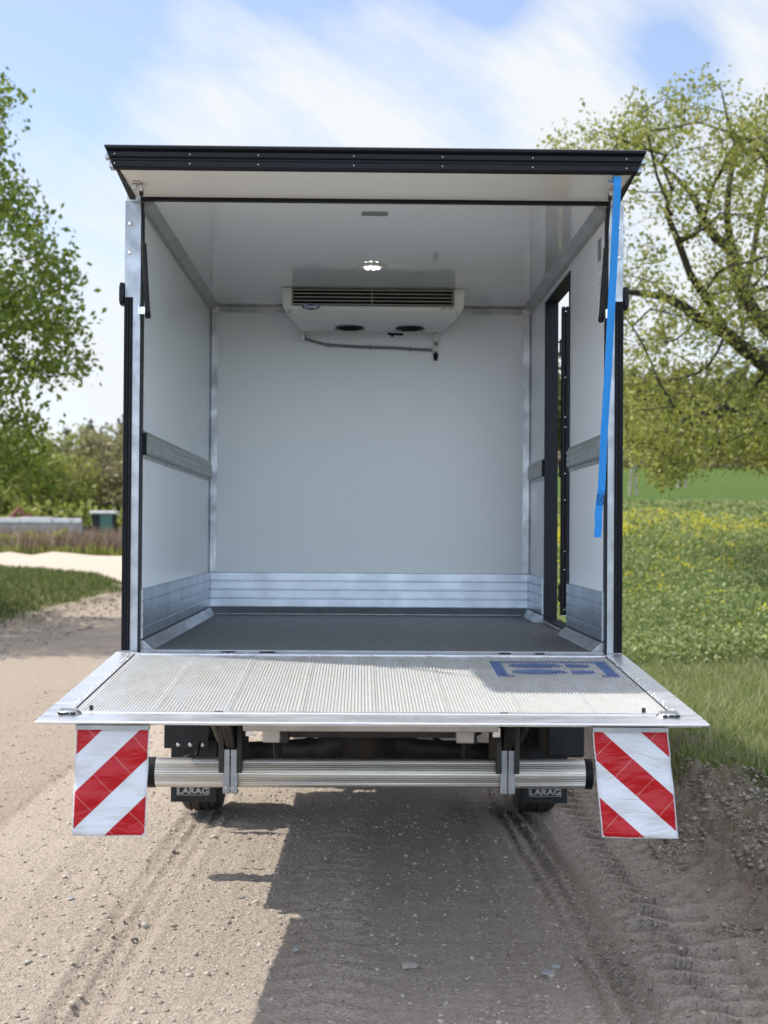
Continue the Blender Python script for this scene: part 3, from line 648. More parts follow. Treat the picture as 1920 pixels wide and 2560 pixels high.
# warning lamps in the nose, pegs, slots
for xa in (-.998, 1.064):
    zc = pz_(PY0+.135)
    o = MB().lathe([(.042, 0), (.044, .004), (.036, .012), (.020, .016)], (xa, PY0+.137, zc-.001), 'z', 28)
    o.v = [(p[0], p[1], p[2]) for p in o.v]; o = o.build('warning_lamp', MT['bright'], PT, smooth=False)
    g = MB()
    for k in range(3):
        g.box(xa-.030+.021*k, xa-.012+.021*k, PY0+.090, PY0+.104, zc+.002, zc+.010)
    g.build('lamp_window', MT['glass'], o)
    g = MB()
    for k in range(7): g.box(xa-.028+.009*k, xa-.025+.009*k, PY0+.115, PY0+.165, zc+.0145, zc+.018)
    g.build('lamp_guard', MT['bright'], o)
for xa in (-.935, .992): MB().box(xa-.006, xa+.006, PY0+.205, PY0+.215, pz_(PY0+.21), pz_(PY0+.21)+.016).build('stop_peg', MT['blackp'], PT)
for xa in (-.49, .50): MB().box(xa-.014, xa+.014, PY0+.180, PY0+.19, pz_(PY0+.185)-.002, pz_(PY0+.185)+.0025).build('slot_mark', MT['dark'], PT)
for xa in (-.60, -.57, -.5, .35): MB().lathe([(.006, 0), (.005, .003)], (xa, PY1-.035, pz_(PY1-.035)+.002), 'z', 10).build('rivet', MT['bright'], PT)
for xa, w in ((-.62, .06), (-.45, .07), (.62, .05), (.78, .04)): MB().box(xa, xa+w, PY1+.001, PY1+.012, pz_(PY1)-.008, pz_(PY1)+.006).build('hinge_lug', MT['blackm'], PT)
# worn foot marking painted on the ribs (rib tops only)
def on_rib_shapes(b, test, ya, yb, xa, xb):
    x = PL+.095; k = 0
    while x < PR-.1:
        w = .0085 if k % 21 in (0, 1) else .0052; hg = .0012 if k % 21 in (0, 1) else 0
        if xa < x < xb:
            y = ya
            while y < yb:
                if test(x, y+.004):
                    e = .0003
                    b.add([(x-.0052, y, pz_(y)-.0052), (x+w*.2, y, pz_(y)+hg-.0015+e), (x+w*.8, y, pz_(y)+hg-.0015+e), (x+w+.0008, y, pz_(y)-.0052), (x-.0052, y+.008, pz_(y+.008)-.0052), (x+w*.2, y+.008, pz_(y+.008)+hg-.0015+e), (x+w*.8, y+.008, pz_(y+.008)+hg-.0015+e), (x+w+.0008, y+.008, pz_(y+.008)-.0052)], [(0, 1, 5, 4), (1, 2, 6, 5), (2, 3, 7, 6)])
                y += .008
        x += pitch; k += 1
def foot(x, y):
    X0, X1, Y0, Y1 = .55, 1.055, 5.98, 6.40
    if not (X0 < x < X1 and Y0 < y < Y1): return False
    u = (x-X0)/(X1-X0); v_ = (y-Y0)/(Y1-Y0)
    if u < .11 or u > .89: return True
    if (v_ > .90) or (v_ < .08 and (u < .16 or u > .84)): return True
    for c0 in (.30, .70):
        if ((u-.37)/.23)**2+((v_-c0)/.14)**2 < 1: return True
        if abs(u-.73) < .09 and abs(v_-c0) < .12*(1-((u-.64)/.3)**2): return True
    return False
b = MB(); on_rib_shapes(b, foot, 5.92, 6.42, .5, 1.07); b.build('foot_marking', MT['bluepaint'], PT)
# leaf scrap on deck
# warning flags
def flag(x0, x1, skew, lean, m, curv, sgn):
    nu, nv = 14, 22; b = MB(); uvs = []
    for j in range(nv+1):
        v_ = j/nv
        for i in range(nu+1):
            u = i/nu; x = x0+(x1-x0)*u+skew*v_; z = .998-.370*v_*(1+0*u)
            y = PY0+.045-lean*v_+curv*math.sin(v_*3+u*2)*.5+.004*math.sin(u*9+v_*14)+.003*math.sin(u*4-v_*23)
            b.v.append((x, y, z)); uvs.append((u*.25, v_*.38))
    for j in range(nv):
        for i in range(nu): a = j*(nu+1)+i; b.f.append((a, a+1, a+nu+2, a+nu+1))
    o = b.build('warning_flag', m, PT, smooth=True); uvl = o.data.uv_layers.new(name='UVMap')
    for l in o.data.loops: uvl.data[l.index].uv = uvs[l.vertex_index]
    s = o.modifiers.new('thick', 'SOLIDIFY'); s.thickness = .0015
    return o
# bands: left s=u+v ; white starts at s=.106..., right mirrored
flag(-.955, -.709, -.010, .006, flagmat('left_flag_stripes', 1, .0847), .006, 1)
flag(.786, 1.042, .034, .010, flagmat('right_flag_stripes', -1, .067), .010, -1)
for x0, x1 in ((-.955, -.709), (.786, 1.042)): MB().box(x0, x1, PY0+.030, PY0+.055, .985, 1.0).build('flag_clamp_bar', MT['alu'], PT)
# ---------------------------------------------------------------- underbody
tb = MB(); N_ = 168; o = []
zt_, yt = .487, 7.2
prof = []
for k in range(N_):
    a = 2*math.pi*k/N_; rr = .0705-(.0028 if k % 4 in (0,) else 0); prof.append((yt+rr*math.cos(a), zt_+rr*math.sin(a)))
TB = P(tb.prism(prof, -.985, 1.090, 'x'), 'underride_tube', mat('ribbed_tube_aluminium', (.66, .64, .60), .34, .9, col2=(.56, .54, .50), nscale=12, rvar=.06, stretch=(.2, 1, 1)))
for xa, xb in ((-1.028, -.984), (1.089, 1.130)):
    MB().lathe([(.066, 0), (.0735, .006), (.0735, abs(xb-xa)-.004), (.060, abs(xb-xa))] if xb > 0 else [(.060, 0), (.0735, .004), (.0735, .04), (.068, .044)], (xa, yt, zt_), 'x', 32).build('end_cap', MT['rubber'], TB)
for xc in (-.62, .711):
    for dx in (-.019, .019):
        c_ = MB(); x0, x1 = xc+dx-.0165, xc+dx+.0165
        c_.box(x0, x1, yt-.090, yt-.078, zt_-.085, zt_+.125).box(x0, x1, yt-.078, yt-.070, zt_+.078, zt_+.125).box(x0, x1, yt-.0779, yt-.02, zt_-.090, zt_-.078)
        co = c_.build('tube_clamp', MT['alu'], TB, bevel=.003)
        MB().lathe([(.008, 0), (.008, -.004), (.004, -.006)], (xc+dx, yt-.0905, zt_-.058), 'y', 10).build('clamp_bolt', MT['steel'], co)
    MB().tube([(xc-.052, yt-.07, zt_+.10), (xc+.052, yt-.07, zt_+.10)], .008, 8).build('clamp_pin', MT['bright'], TB)
P(MB().box(-.52, .617, 6.59, 6.65, .768, .872).box(-.52, .617, 6.651, 6.70, .80, .86), 'lift_cross_beam', 'beige', bevel=.004)
# lift arms and pivots
for xc in (-.62, .711):
    a = MB().prism([(6.45, .93), (6.45, .985), (7.0, .90), (7.55, .70), (7.55, .58), (7.20, .56), (6.95, .72)], xc-.022, xc+.022, 'x')
    P(a, 'lift_arm', 'chassis', bevel=.004)
    for a in (xc-.055, xc+.030): P(MB().box(a, a+.025, 7.10, 7.55, .50, .98), 'lift_bracket', 'chassis', bevel=.003)
    P(MB().box(xc-.09, xc+.09, 6.62, 6.64, .86, .985), 'hinge_plate', 'chassis')
for xc, s_ in ((-.70, 1), (.80, -1)):
    P(MB().tube([(xc, 6.75, .90), (xc-.01*s_, 7.6, .60)], .028, 14), 'lift_cylinder', 'chassis')
b = MB()
for k in range(7): b.lathe([(.030, 0), (.042, .006), (.030, .012)], (-.685, 6.95, .80+.0125*k), 'z', 18)
BL = P(b, 'rubber_bellows', 'rubber')
MB().tube([(-.735, 6.93, .800), (-.685, 6.89, .792), (-.63, 6.93, .806)], .005, 6).build('hose_clip', MT['bright'], BL)
# pale boxes hung under the beam
for x0, x1 in ((-.44, -.36), (.435, .515)): P(MB().box(x0, x1, 6.68, 6.74, .705, .789), 'marker_box', 'beige', bevel=.006)
for x in (-.515, .60): P(MB().box(x, x+.033, 6.69, 6.71, .733, .774), 'small_bracket', 'bright')
# chassis
for x in (-.40, .47): P(MB().box(x, x+.07, 6.85, 13.0, .68, .86), 'chassis_rail', 'chassis', bevel=.004)
for y in (6.9, 8.0, 9.9): P(MB().box(-.33, .47, y, y+.055, .70, .84), 'cross_member', 'chassis')
P(MB().box(OL+.02, OR-.02, YF+.02, YB+.05, .985, 1.0095).box(-1.0, 1.10, 7.2, 7.26, .87, .984).box(-1.0, 1.10, 7.9, 7.96, .87, .984).box(-1.0, 1.10, 8.7, 8.76, .87, .984).box(-1.0, 1.10, 9.5, 9.56, .87, .984), 'subframe', 'chassis')
for a in (OL, OR-.03): P(MB().box(a, a+.03, YF+.05, YB, .90, .984), 'side_skirt', 'blackp')
AY, WR = 8.86, .345
AX = P(MB().tube([(-.80, AY, WR), (-.25, AY, WR+.02), (-.12, AY, WR+.05), (.22, AY, WR+.05), (.34, AY, WR+.02), (.90, AY, WR)], [.05, .06, .10, .10, .06, .05], 16), 'rear_axle', 'chassis', smooth=True)
MB().lathe([(.06, -.20), (.15, -.14), (.165, -.05), (.16, .02), (.10, .10)], (.05, AY, WR+.05), 'y', 24).build('differential', MT['rust'], AX, smooth=True)
P(MB().tube([(.05, AY+.1, WR+.08), (.05, 12.0, .55)], .035, 12), 'drive_shaft', 'chassis')
for x in (-.50, .61):
    P(MB().tube([(x, 8.2, .62), (x, 8.6, .50), (x, 9.0, .43), (x, 9.4, .50), (x, 9.9, .64)], .026, 8), 'leaf_spring', 'chassis')
    P(MB().tube([(x+.05, 8.7, .42), (x+.03, 8.5, .85)], .03, 10), 'shock_absorber', 'chassis')
P(MB().tube([(-.47, 7.4, .68), (-.40, 7.5, .595), (-.28, 7.5, .60), (-.17, 7.5, .66), (-.1, 7.6, .74)], .010, 8), 'air_hose', 'rubber', smooth=True)
P(MB().tube([(.60, 7.4, .66), (.52, 7.5, .60), (.42, 7.5, .59), (.33, 7.6, .64), (.25, 7.7, .72)], .010, 8), 'air_hose', 'rubber', smooth=True)
for a, b_ in ((-.44, -.41), (.55, .54)): P(MB().tube([(a, 7.6, .78), (b_, 7.6, .40)], .022, 8), 'support_strut', 'chassis')
P(MB().tube([(-.80, 7.45, .60)]+[(-.84+.062*math.cos(a), 7.42+.02*math.sin(a), .475+.058*math.sin(a)) for a in np.linspace(1.2, 7.4, 20)], .008, 7), 'coiled_cable', 'rubber', smooth=True)
P(MB().box(-.15, .28, 9.9, 11.2, .42, .67), 'fuel_tank', 'chassis', bevel=.03)
P(MB().tube([(.34, 8.4, .55), (.34, 11.5, .50)], .04, 10), 'exhaust_pipe', 'rust')
# wheels
def wheel(x, y, nm='wheel'):
    s = 1 if x > XC else -1
    w = .118
    pr_ = [(.20, -w+.01), (.27, -w-.004), (.315, -w+.006), (WR-.012, -w+.022), (WR, -w+.045)]
    cross = []
    for g in (-.055, -.0, .055): cross += [(WR+.002, g-.010), (WR-.009, g-.006), (WR-.009, g+.006), (WR+.002, g+.010)]
    pr_ += cross+[(WR, w-.045), (WR-.012, w-.022), (.315, w-.006), (.27, w+.004), (.20, w-.01)]
    rt = MB().lathe([(.05, -.06), (.17, -.05), (.20, -.09), (.205, .09), (.17, .05), (.05, .06)], (x, y, WR), 'x', 30).build(nm, MT['steel'], T)
    ty = MB().lathe(pr_, (x, y, WR), 'x', 64).build('tyre', MT['tyre'], rt)
    b = MB()
    for k in range(72):
        a = 2*math.pi*k/72
        for side in (-1, 1):
            c0 = Vector((0, math.cos(a), math.sin(a))); tg = Vector((0, -math.sin(a), math.cos(a)))*.0035
            p0 = Vector((x+side*(w-.042), y, WR))+c0*(WR+.0008); p1 = Vector((x+side*(w-.004), y, WR))+c0*(WR-.018)
            b.add([p0-tg, p0+tg, p1+tg, p1-tg], [(0, 1, 2, 3)])
    absorb(ty, b.build('tread_sipes', MT['dark'], rt))
    return rt
for x in (-.926, 1.040): wheel(x, AY); wheel(x+(.02 if x < 0 else -.02), 12.9)
# mudguards and flaps
def guard(x0, x1, bolts):
    b = MB(); n_ = 12; ro = WR+.075
    for i in range(n_+1):
        a = R(20+140*i/n_); c_, s_ = math.cos(a), math.sin(a)
        for x in (x0, x1):
            for r in (ro, ro-.008): b.v.append((x, AY-c_*r, WR+s_*r))
    for i in range(n_):
        k = 4*i; b.f += [(k, k+2, k+6, k+4), (k+1, k+5, k+7, k+3), (k, k+4, k+5, k+1), (k+2, k+3, k+7, k+6)]
    b.box(x0, x1, AY-ro-.06, AY-ro-.052, .43, .80)
    G = P(b, 'mudguard', 'blackp', bevel=.003)
    if bolts:
        for k in range(3): MB().lathe([(.0115, 0), (.0115, -.003), (.006, -.007)], (x0+.080+.068*k, AY-ro-.0605, .452), 'y', 12).build('bolt', MT['bright'], G)
    return G
guard(-1.105, -.855, True); guard(.960, 1.165, False)
P(MB().prism([(1.0, .46), (1.20, .46), (1.20, .66), (1.13, .76), (1.0, .78)], 7.9, 8.4, 'y'), 'equipment_box', 'blackp', bevel=.012)
fy = 8.50
for x0, x1, pz0 in ((-1.080, -.820, .108), (.940, 1.192, .108)):
    fl_ = P(MB().box(x0, x1, fy, fy+.008, pz0, .46).box(x0, x1, fy-.004, fy-.0002, pz0, pz0+.012), 'mudflap', 'blackp', bevel=.002)
    xm = -.952 if x0 < 0 else 1.065
    zc = .170; w2, h2 = .093, .024
    MB().box(xm-w2, xm+w2, fy-.0035, fy-.0005, zc+h2-.0025, zc+h2).box(xm-w2, xm+w2, fy-.0035, fy-.0005, zc-h2, zc-h2+.0025).box(xm-w2, xm-w2+.0025, fy-.0035, fy-.0005, zc-h2+.0026, zc+h2-.0026).box(xm+w2-.0025, xm+w2, fy-.0035, fy-.0005, zc-h2+.0026, zc+h2-.0026).build('name_border', MT['paleink'], fl_)
    text_mesh('name_lettering', 'LARAG', .047, (xm, fy-.003, zc), MT['paleink'], fl_, bold=.0016, width=1.22)
# cab in front of the box
cb = MB(); prof = [(9.86, .55), (9.86, 2.30), (10.2, 2.42), (11.4, 2.40), (12.25, 1.65), (13.0, 1.35), (13.30, .95), (13.35, .50), (12.9, .45), (10.2, .45)]
CB = P(cb.prism(prof, -.90, 1.01, 'x'), 'cab', 'cabw', bevel=.06)
MB().prism([(11.50, 2.32), (12.20, 1.70), (12.215, 1.715), (11.52, 2.335)], -.80, .91, 'x').build('windscreen', MT['glass'], CB)
for sx, x in ((-1, -.90), (1, 1.01)):
    a, b_ = sorted((x+sx*.003, x-sx*.005)); MB().prism([(10.5, 1.62), (12.0, 1.62), (11.4, 2.25), (10.5, 2.28)], a, b_, 'x').build('side_window', MT['glass'], CB)
# ---------------------------------------------------------------- vegetation helpers
def leaf_quads(C, size, rng, aspect=1.6, flat=.0):
    n = len(C); d = rng.normal(size=(n, 3)); d /= np.linalg.norm(d, axis=1)[:, None]
    e = rng.normal(size=(n, 3)); e -= (e*d).sum(1)[:, None]*d; e /= np.linalg.norm(e, axis=1)[:, None]
    s = (size*rng.uniform(.6, 1.3, n))[:, None]
    a = d*s*aspect*.5; b = e*s*.5
    V = np.stack([C-a, C-a*.1+b, C+a, C-a*.1-b], 1).reshape(-1, 3)
    return V, np.arange(4*n).reshape(-1, 4)
def skeleton(nodes, par, att, step, rng, jit=.18):
    nodes = [np.array(p, float) for p in nodes]; par = list(par)
    arr = np.array(nodes)
    d0 = np.min(np.linalg.norm(att[:, None, :]-arr[None], axis=2), axis=1); order = np.argsort(d0)
    buf = np.zeros((len(att)*12+len(nodes), 3)); buf[:len(nodes)] = arr; n = len(nodes); tips = []
    for k in order:
        p = att[k]; dd = np.linalg.norm(buf[:n]-p, axis=1); j = int(np.argmin(dd+.15*np.maximum(0, buf[:n, 2]-p[2]))); L = dd[j]
        m = max(1, min(8, int(L/step))); q = buf[j].copy(); prev = j
        for i in range(1, m+1):
            t_ = i/m; x = q*(1-t_)+p*t_
            if i < m: x = x+rng.normal(size=3)*jit*step+np.array([0, 0, .04*math.sin(t_*math.pi)*L])
            buf[n] = x; par.append(prev); prev = n; n += 1
        tips.append(prev)
    return buf[:n], par, tips
def branches_mesh(B, par, r0, power, sides=5, minr=None):
    n = len(B); cnt = np.zeros(n); ch = np.zeros(n, int)
    for i in range(n):
        if par[i] >= 0: ch[par[i]] += 1
    for i in range(n): cnt[i] += 1 if ch[i] == 0 else 0
    for i in range(n-1, -1, -1):
        if par[i] >= 0: cnt[par[i]] += cnt[i]
    rad = r0*np.power(np.maximum(cnt, 1), power)
    if minr is not None: rad[:len(minr)] = np.maximum(rad[:len(minr)], minr)
    mb = []; mf = []; o = 0; ang = np.arange(sides)*2*math.pi/sides
    for i in range(n):
        p = par[i]
        if p < 0: continue
        a, b = B[p], B[i]; d = b-a; L = np.linalg.norm(d)
        if L < 1e-5: continue
        d = d/L; e = np.cross(d, [0, 0, 1.]);
        if np.linalg.norm(e) < 1e-3: e = np.array([1., 0, 0])
        e /= np.linalg.norm(e); w = np.cross(d, e); ring = np.cos(ang)[:, None]*e+np.sin(ang)[:, None]*w
        ra = min(rad[p], rad[i]*1.35); b2 = b+d*rad[i]*.3
        mb.append(a+ring*ra); mb.append(b2+ring*rad[i])
        mf += [(o+k, o+(k+1) % sides, o+sides+(k+1) % sides, o+sides+k) for k in range(sides)]; o += 2*sides
    return np.concatenate(mb), np.array(mf)
def in_clumps(P_, sc, thr, seed):
    v_ = fbm(P_[:, 0]*sc+P_[:, 1]*.37*sc, P_[:, 2]*sc+P_[:, 1]*.61*sc, 3, seed); return v_ > thr
def unproj(x, y, Yd):          # photo position (1659 wide) to a point at distance Yd, used to pose the big limbs
    d = f_*3196+r2*(x-829.5)-u2*(y-1106); t_ = Yd/d.y; return (d.x*t_, Yd, H+d.z*t_)
def make_tree(name, label, cat, base, limbs, att, leaf, bark, r0, power, per, spread, lsize, seed, step=.35, group=None):
    rng = np.random.default_rng(seed); nodes = []; par = []; minr = []
    for l in limbs:            # l: (parent index or -1, list of points)
        p = l[0]
        rr_ = l[2] if len(l) > 2 else (0, 0)
        for k_, q in enumerate(l[1]): nodes.append(q); par.append(p); p = len(nodes)-1; minr.append(rr_[0]+(rr_[1]-rr_[0])*k_/max(1, len(l[1])-1))
    B, par, tips = skeleton(nodes, par, att, step, rng)
    pa = np.array(par); nc = np.bincount(pa[pa >= 0], minlength=len(B)); kid = np.full(len(B), -1); kid[pa[pa >= 0]] = np.nonzero(pa >= 0)[0]
    mv = np.nonzero((nc >= 1) & (pa >= 0) & (np.arange(len(B)) >= len(nodes)))[0]
    for _ in range(3): B[mv] = .4*B[mv]+.3*B[pa[mv]]+.3*B[kid[mv]]
    t_ = thing(name, base, label, cat, group)
    V, F = branches_mesh(B, par, r0, power, 6, np.array(minr)); o = npmesh('trunk', V-np.array(base), F, MT[bark], t_)
    o.data.polygons.foreach_set('use_smooth', np.ones(len(F), bool))
    C = np.repeat(B[tips], per, axis=0)+rng.normal(size=(len(tips)*per, 3))*spread
    V, F = leaf_quads(C, lsize, rng); npmesh('crown', V-np.array(base), F, MT[leaf], t_)
    return t_
rng = np.random.default_rng(11)
# --- big oak on the right
OYD = 25.
def L_(pts, ys_): return [unproj(a, b, y) for (a, b), y in zip(pts, ys_)]
tr_base = (9.6, OYD+.5, float(height(np.array([9.6]), np.array([OYD+.5]))[0]))
trunk = [(tr_base[0], tr_base[1], tr_base[2]-.3), (9.4, OYD+.4, 1.9), (9.0, OYD+.3, 3.1), unproj(1800, 890, OYD+.2), unproj(1740, 860, OYD)]
limbs = [(-1, trunk, (.36, .24)),
 (4, L_([(1658, 794), (1617, 761), (1568, 720), (1523, 696), (1478, 663), (1432, 640), (1390, 634), (1350, 630), (1310, 622)], [24.9, 24.7, 24.5, 24.3, 24.1, 24, 23.9, 23.8, 23.7]), (.13, .035)),
 (4, L_([(1700, 740), (1640, 690), (1605, 638), (1592, 589), (1580, 536), (1547, 515), (1523, 478), (1494, 417), (1453, 376), (1412, 343)], [25, 25.1, 25.2, 25.2, 25.3, 25.2, 25.1, 25, 24.9, 24.8]), (.17, .02)),
]
i0 = 5+9; limbs.append((i0+2, L_([(1625, 560), (1640, 470), (1660, 380), (1655, 300)], [25.6, 25.9, 26, 26.2]), (.05, .015)))
limbs.append((i0+4, L_([(1570, 470), (1575, 400), (1590, 320), (1570, 250), (1560, 200)], [25, 24.8, 24.7, 24.6, 24.5]), (.06, .015)))
limbs.append((5+2, L_([(1530, 650), (1490, 590), (1465, 520), (1440, 460)], [24, 23.7, 23.5, 23.4]), (.07, .02)))
limbs.append((3, L_([(1690, 920), (1620, 900), (1560, 880), (1500, 900), (1440, 930)], [24.4, 23.9, 23.6, 23.4, 23.3]), (.07, .02)))
n = 9000; U = rng.uniform(size=(n, 3))
A = np.empty((0, 3))
while len(A) < 1450:
    q = rng.uniform(size=(4000, 3)); sx_ = 1180+q[:, 0]*760; sy_ = 150+q[:, 1]*900; yd = 25+(q[:, 2]-.5)*8
    top = np.interp(sx_, [1180, 1200, 1260, 1330, 1370, 1440, 1500, 1560, 1620, 1700, 1940], [315, 285, 262, 235, 215, 190, 175, 168, 205, 185, 260])
    bot = np.interp(sx_, [1180, 1250, 1300, 1350, 1400, 1450, 1500, 1560, 1620, 1700, 1940], [330, 380, 800, 985, 1020, 1045, 1000, 985, 1000, 1010, 900])
    e_ = 1-((yd-25)/4.2)**2*np.clip(1.3-(sx_-1180)/700, .5, 1.2)
    ok = (sy_ > top) & (sy_ < bot) & (e_ > 0)
    dens = .46+.70*np.clip((sy_-800)/130, 0, 1)+.12*(sx_ > 1500)+.25*(sy_ < top+120)
    ok &= rng.uniform(size=4000) < dens/1.4
    pp = np.stack([((sx_-780)/3196)*yd, yd, H+((1152+.0067*(sx_-780)-sy_)/3196)*yd], 1)
    keep = ok & (in_clumps(pp, 1.0, -.02, 50) | (sy_ > 880))
    A = np.concatenate([A, pp[keep]])
make_tree('oak_tree', 'large spreading oak with olive spring leaves and dark crooked limbs beside the field', 'tree', tr_base, limbs, A, 'leaf_o', 'bark', .0045, .60, 27, .13, .050, 3)
# --- leafy tree on the left
def free_tree(name, label, base, h, rad, n_att, leaf, bark, per, spread, ls, seed, crown0=.15, lobes=None, thr=-.12, r0=.006, sc=.8, power=.5, shape='oval', step=.35, group=None):
    rg = np.random.default_rng(seed); b0 = np.array(base, float)
    tr = [b0-[0, 0, .3]]; x = b0.copy()
    for k in range(1, 9):
        x = b0+np.array([.25*math.sin(k+seed), .25*math.cos(k*1.3+seed), h*.9*k/8])*np.array([1, 1, 1]); tr.append(x)
    A = np.empty((0, 3))
    while len(A) < n_att:
        q = rg.uniform(-1, 1, size=(3000, 3)); z = (q[:, 2]+1)/2; zz = crown0+(1-crown0)*z
        if shape == 'oval': pr_ = np.sqrt(np.clip(1-(2*z**.8-1)**2, 0, 1))*.95+.05
        elif shape == 'cone': pr_ = (1-z)*.95+.05
        else: pr_ = np.clip(np.interp(z, [0, .2, .25, .32, .4, .47, .61, .74, .8, 1], [.93, .98, 1.06, 1.1, 1.02, .9, .78, .82, .6, .1]), 0, 1)
        wob = 1+(.4 if shape == 'stack' else .45)*fbm(q[:, 0]*2+seed, z*5+q[:, 1]*2, 3, seed)
        rr = np.hypot(q[:, 0], q[:, 1]); ok = rr < pr_*wob*.95
        pp = b0+np.stack([q[:, 0]*rad, q[:, 1]*rad, zz*h], 1)
        ok &= in_clumps(pp, sc, thr, seed) & (rg.uniform(size=3000) < .35+.65*rr/np.maximum(pr_, .05))
        A = np.concatenate([A, pp[ok]])
    return make_tree(name, label, 'tree', tuple(base), [(-1, tr)], A[:n_att], leaf, bark, r0, power, per, spread, ls, seed, step, group)
gz = lambda x, y: float(height(np.array([float(x)]), np.array([float(y)]))[0])
free_tree('leafy_tree', 'dense bright green broadleaf tree at the left edge above the grass bank', (-10.1, 25.0, gz(-10.1, 25.0)), 11.2, 5.2, 2800, 'leaf_g', 'bark', 22, .16, .080, 21, .17, thr=-.03, sc=1.1, shape='stack')
# --- trees behind the yard
spec = [(-34, 112, 10.5, 5.5, 'leaf_b', 'yellow green spring tree behind the concrete wall, far left'),
        (-27.5, 117, 10.5, 4.6, 'leaf_b', 'pale green spring tree rising behind the wall end'),
        (-23.4, 113, 9.0, 3.6, 'leaf_b', 'light green young tree just left of the tractor cab'),
        (-20.0, 119, 10.5, 4.2, 'leaf_p', 'brownish budding tree directly behind the tractor'),
        (-16.6, 114, 9.8, 3.6, 'leaf_p', 'thin brown tree beside the black edge of the truck'),
        (-12.5, 120, 11.0, 4.4, 'leaf_b', 'green yellow tree at the right end of the left tree row'),
        (-24.5, 130, 11.0, 5.0, 'leaf_p', 'taller bare-brown tree in the second row behind the yard'),
        (-15.5, 134, 13.0, 4.5, 'leaf_p', 'tall thin grey-brown tree whose twigs show against the sky')]
for i, (x, y, h_, r, lm, lb) in enumerate(spec):
    free_tree('spring_tree', lb, (x, y, 0), h_, r, 420, lm, 'barkg', 15, .34, .24, 60+i, .04, thr=-.12, r0=.022, sc=.5, step=.8, group='spring trees behind the yard')
far_lbl = ['dark conifer on the skyline, leftmost of the far ridge', 'dark conifer on the skyline with a pointed top', 'broad dark conifer in the middle of the far ridge', 'short dark conifer on the far ridge', 'dark conifer nearest the truck on the far ridge']
for i, (x, h_) in enumerate(((-52, 23.0), (-48.2, 22.4), (-45, 21.4), (-42, 22.0), (-38.8, 20.8))):
    free_tree('conifer_tree', far_lbl[i], (x, 262, 0), h_, 3.0, 260, 'needle', 'bark', 16, .5, .6, 90+i, .12, thr=-.3, r0=.03, sc=.4, shape='cone', step=1.2, group='dark conifers on the far ridge')
# --- far wood beyond the field (stuff) and undergrowth of left row
def mass(name, label, xs0, xs1, y0, y1, zf, hf, n_, ls, leaf, seed, cat='wood'):
    rg = np.random.default_rng(seed); x = rg.uniform(xs0, xs1, n_); y = rg.uniform(y0, y1, n_)
    g = zf(x, y); hh = hf(x, y)*(.75+.9*fbm(x*.22, y*.22, 3, seed)+.35*fbm(x*.9, y*.9, 2, seed+3)); t_ = rg.uniform(0, 1, n_)**.7
    C = np.stack([x, y, g+hh*t_], 1); V, F = leaf_quads(C, ls, rg); o = npmesh(name, V, F, MT[leaf]); return tag(o, label, cat, kind='stuff')
zt2 = lambda x, y: height(x, y)
mass('far_wood', 'dark olive wood on the rise beyond the field', 10, 75, 128, 175, zt2, lambda x, y: 10+.0*x, 26000, .75, 'leaf_d', 201)
mass('field_hedge', 'brown bare scrub strip along the far edge of the field', 12, 70, 119, 124, zt2, lambda x, y: 1.5+0*x, 7000, .30, 'brush', 202, 'hedge')
mass('left_undergrowth', 'green undergrowth between the trees behind the yard', -48, -8, 106, 126, zt2, lambda x, y: 4.5+0*x, 16000, .34, 'leaf_b', 203, 'bushes')
mass('left_far_wood', 'brown and green woodland behind the tree row', -70, -8, 140, 170, zt2, lambda x, y: 9.5+0*x, 16000, .7, 'leaf_p', 204)
# dry brush: upright stems
def stems(name, label, n_, xr, yr, h0, h1, w, leaf, seed, lean=.25, cat='plants', test=None, segs=2, zoff=0):
    rg = np.random.default_rng(seed); x = rg.uniform(*xr, n_); y = rg.uniform(*yr, n_)
    if test is not None:
        k = test(x, y, rg); x = x[k]; y = y[k]
    n_ = len(x); z = height(x, y)-.01+zoff; h_ = rg.uniform(h0, h1, n_); a = rg.uniform(0, 2*math.pi, n_); la = rg.uniform(0, 2*math.pi, n_); ln = rg.uniform(0, lean, n_)*h_
    wx, wy = np.cos(a)*w/2, np.sin(a)*w/2; lx, ly = np.cos(la)*ln, np.sin(la)*ln
    p = lambda t_, s_: np.stack([x+lx*t_*t_+wx*s_, y+ly*t_*t_+wy*s_, z+h_*(t_-.18*t_*t_*np.minimum(1, ln/h_*3))], 1)
    V = np.stack([p(0, -1), p(0, 1), p(.55, .75), p(.55, -.75), p(1, .08), p(1, -.08)], 1).reshape(-1, 3)
    o = np.arange(n_)[:, None]*6; F = np.concatenate([o+np.array([[0, 1, 2, 3]]), o+np.array([[3, 2, 4, 5]])], 0)
    ob = npmesh(name, V, F, MT[leaf]); return tag(ob, label, cat, kind='stuff')
stems('dry_brush', 'dry brown brush along the far side of the gravel yard', 15000, (-44, -8), (92, 102), .7, 2.3, .09, 'brush', 301, .5, 'brush')
stems('yard_weeds', 'green weeds at the foot of the dry brush', 5000, (-44, -8), (91.5, 94), .2, .9, .12, 'leaf_b', 302, .5, 'weeds')
mass('brush_leaves', 'olive leafy shrubs in front of the concrete wall', -46, -19, 93, 101, zt2, lambda x, y: 2.9*np.clip(fbm(x*.3, y*.1, 2, 77)+.45, .05, 1), 15000, .24, 'leaf_b', 205, 'shrubs')
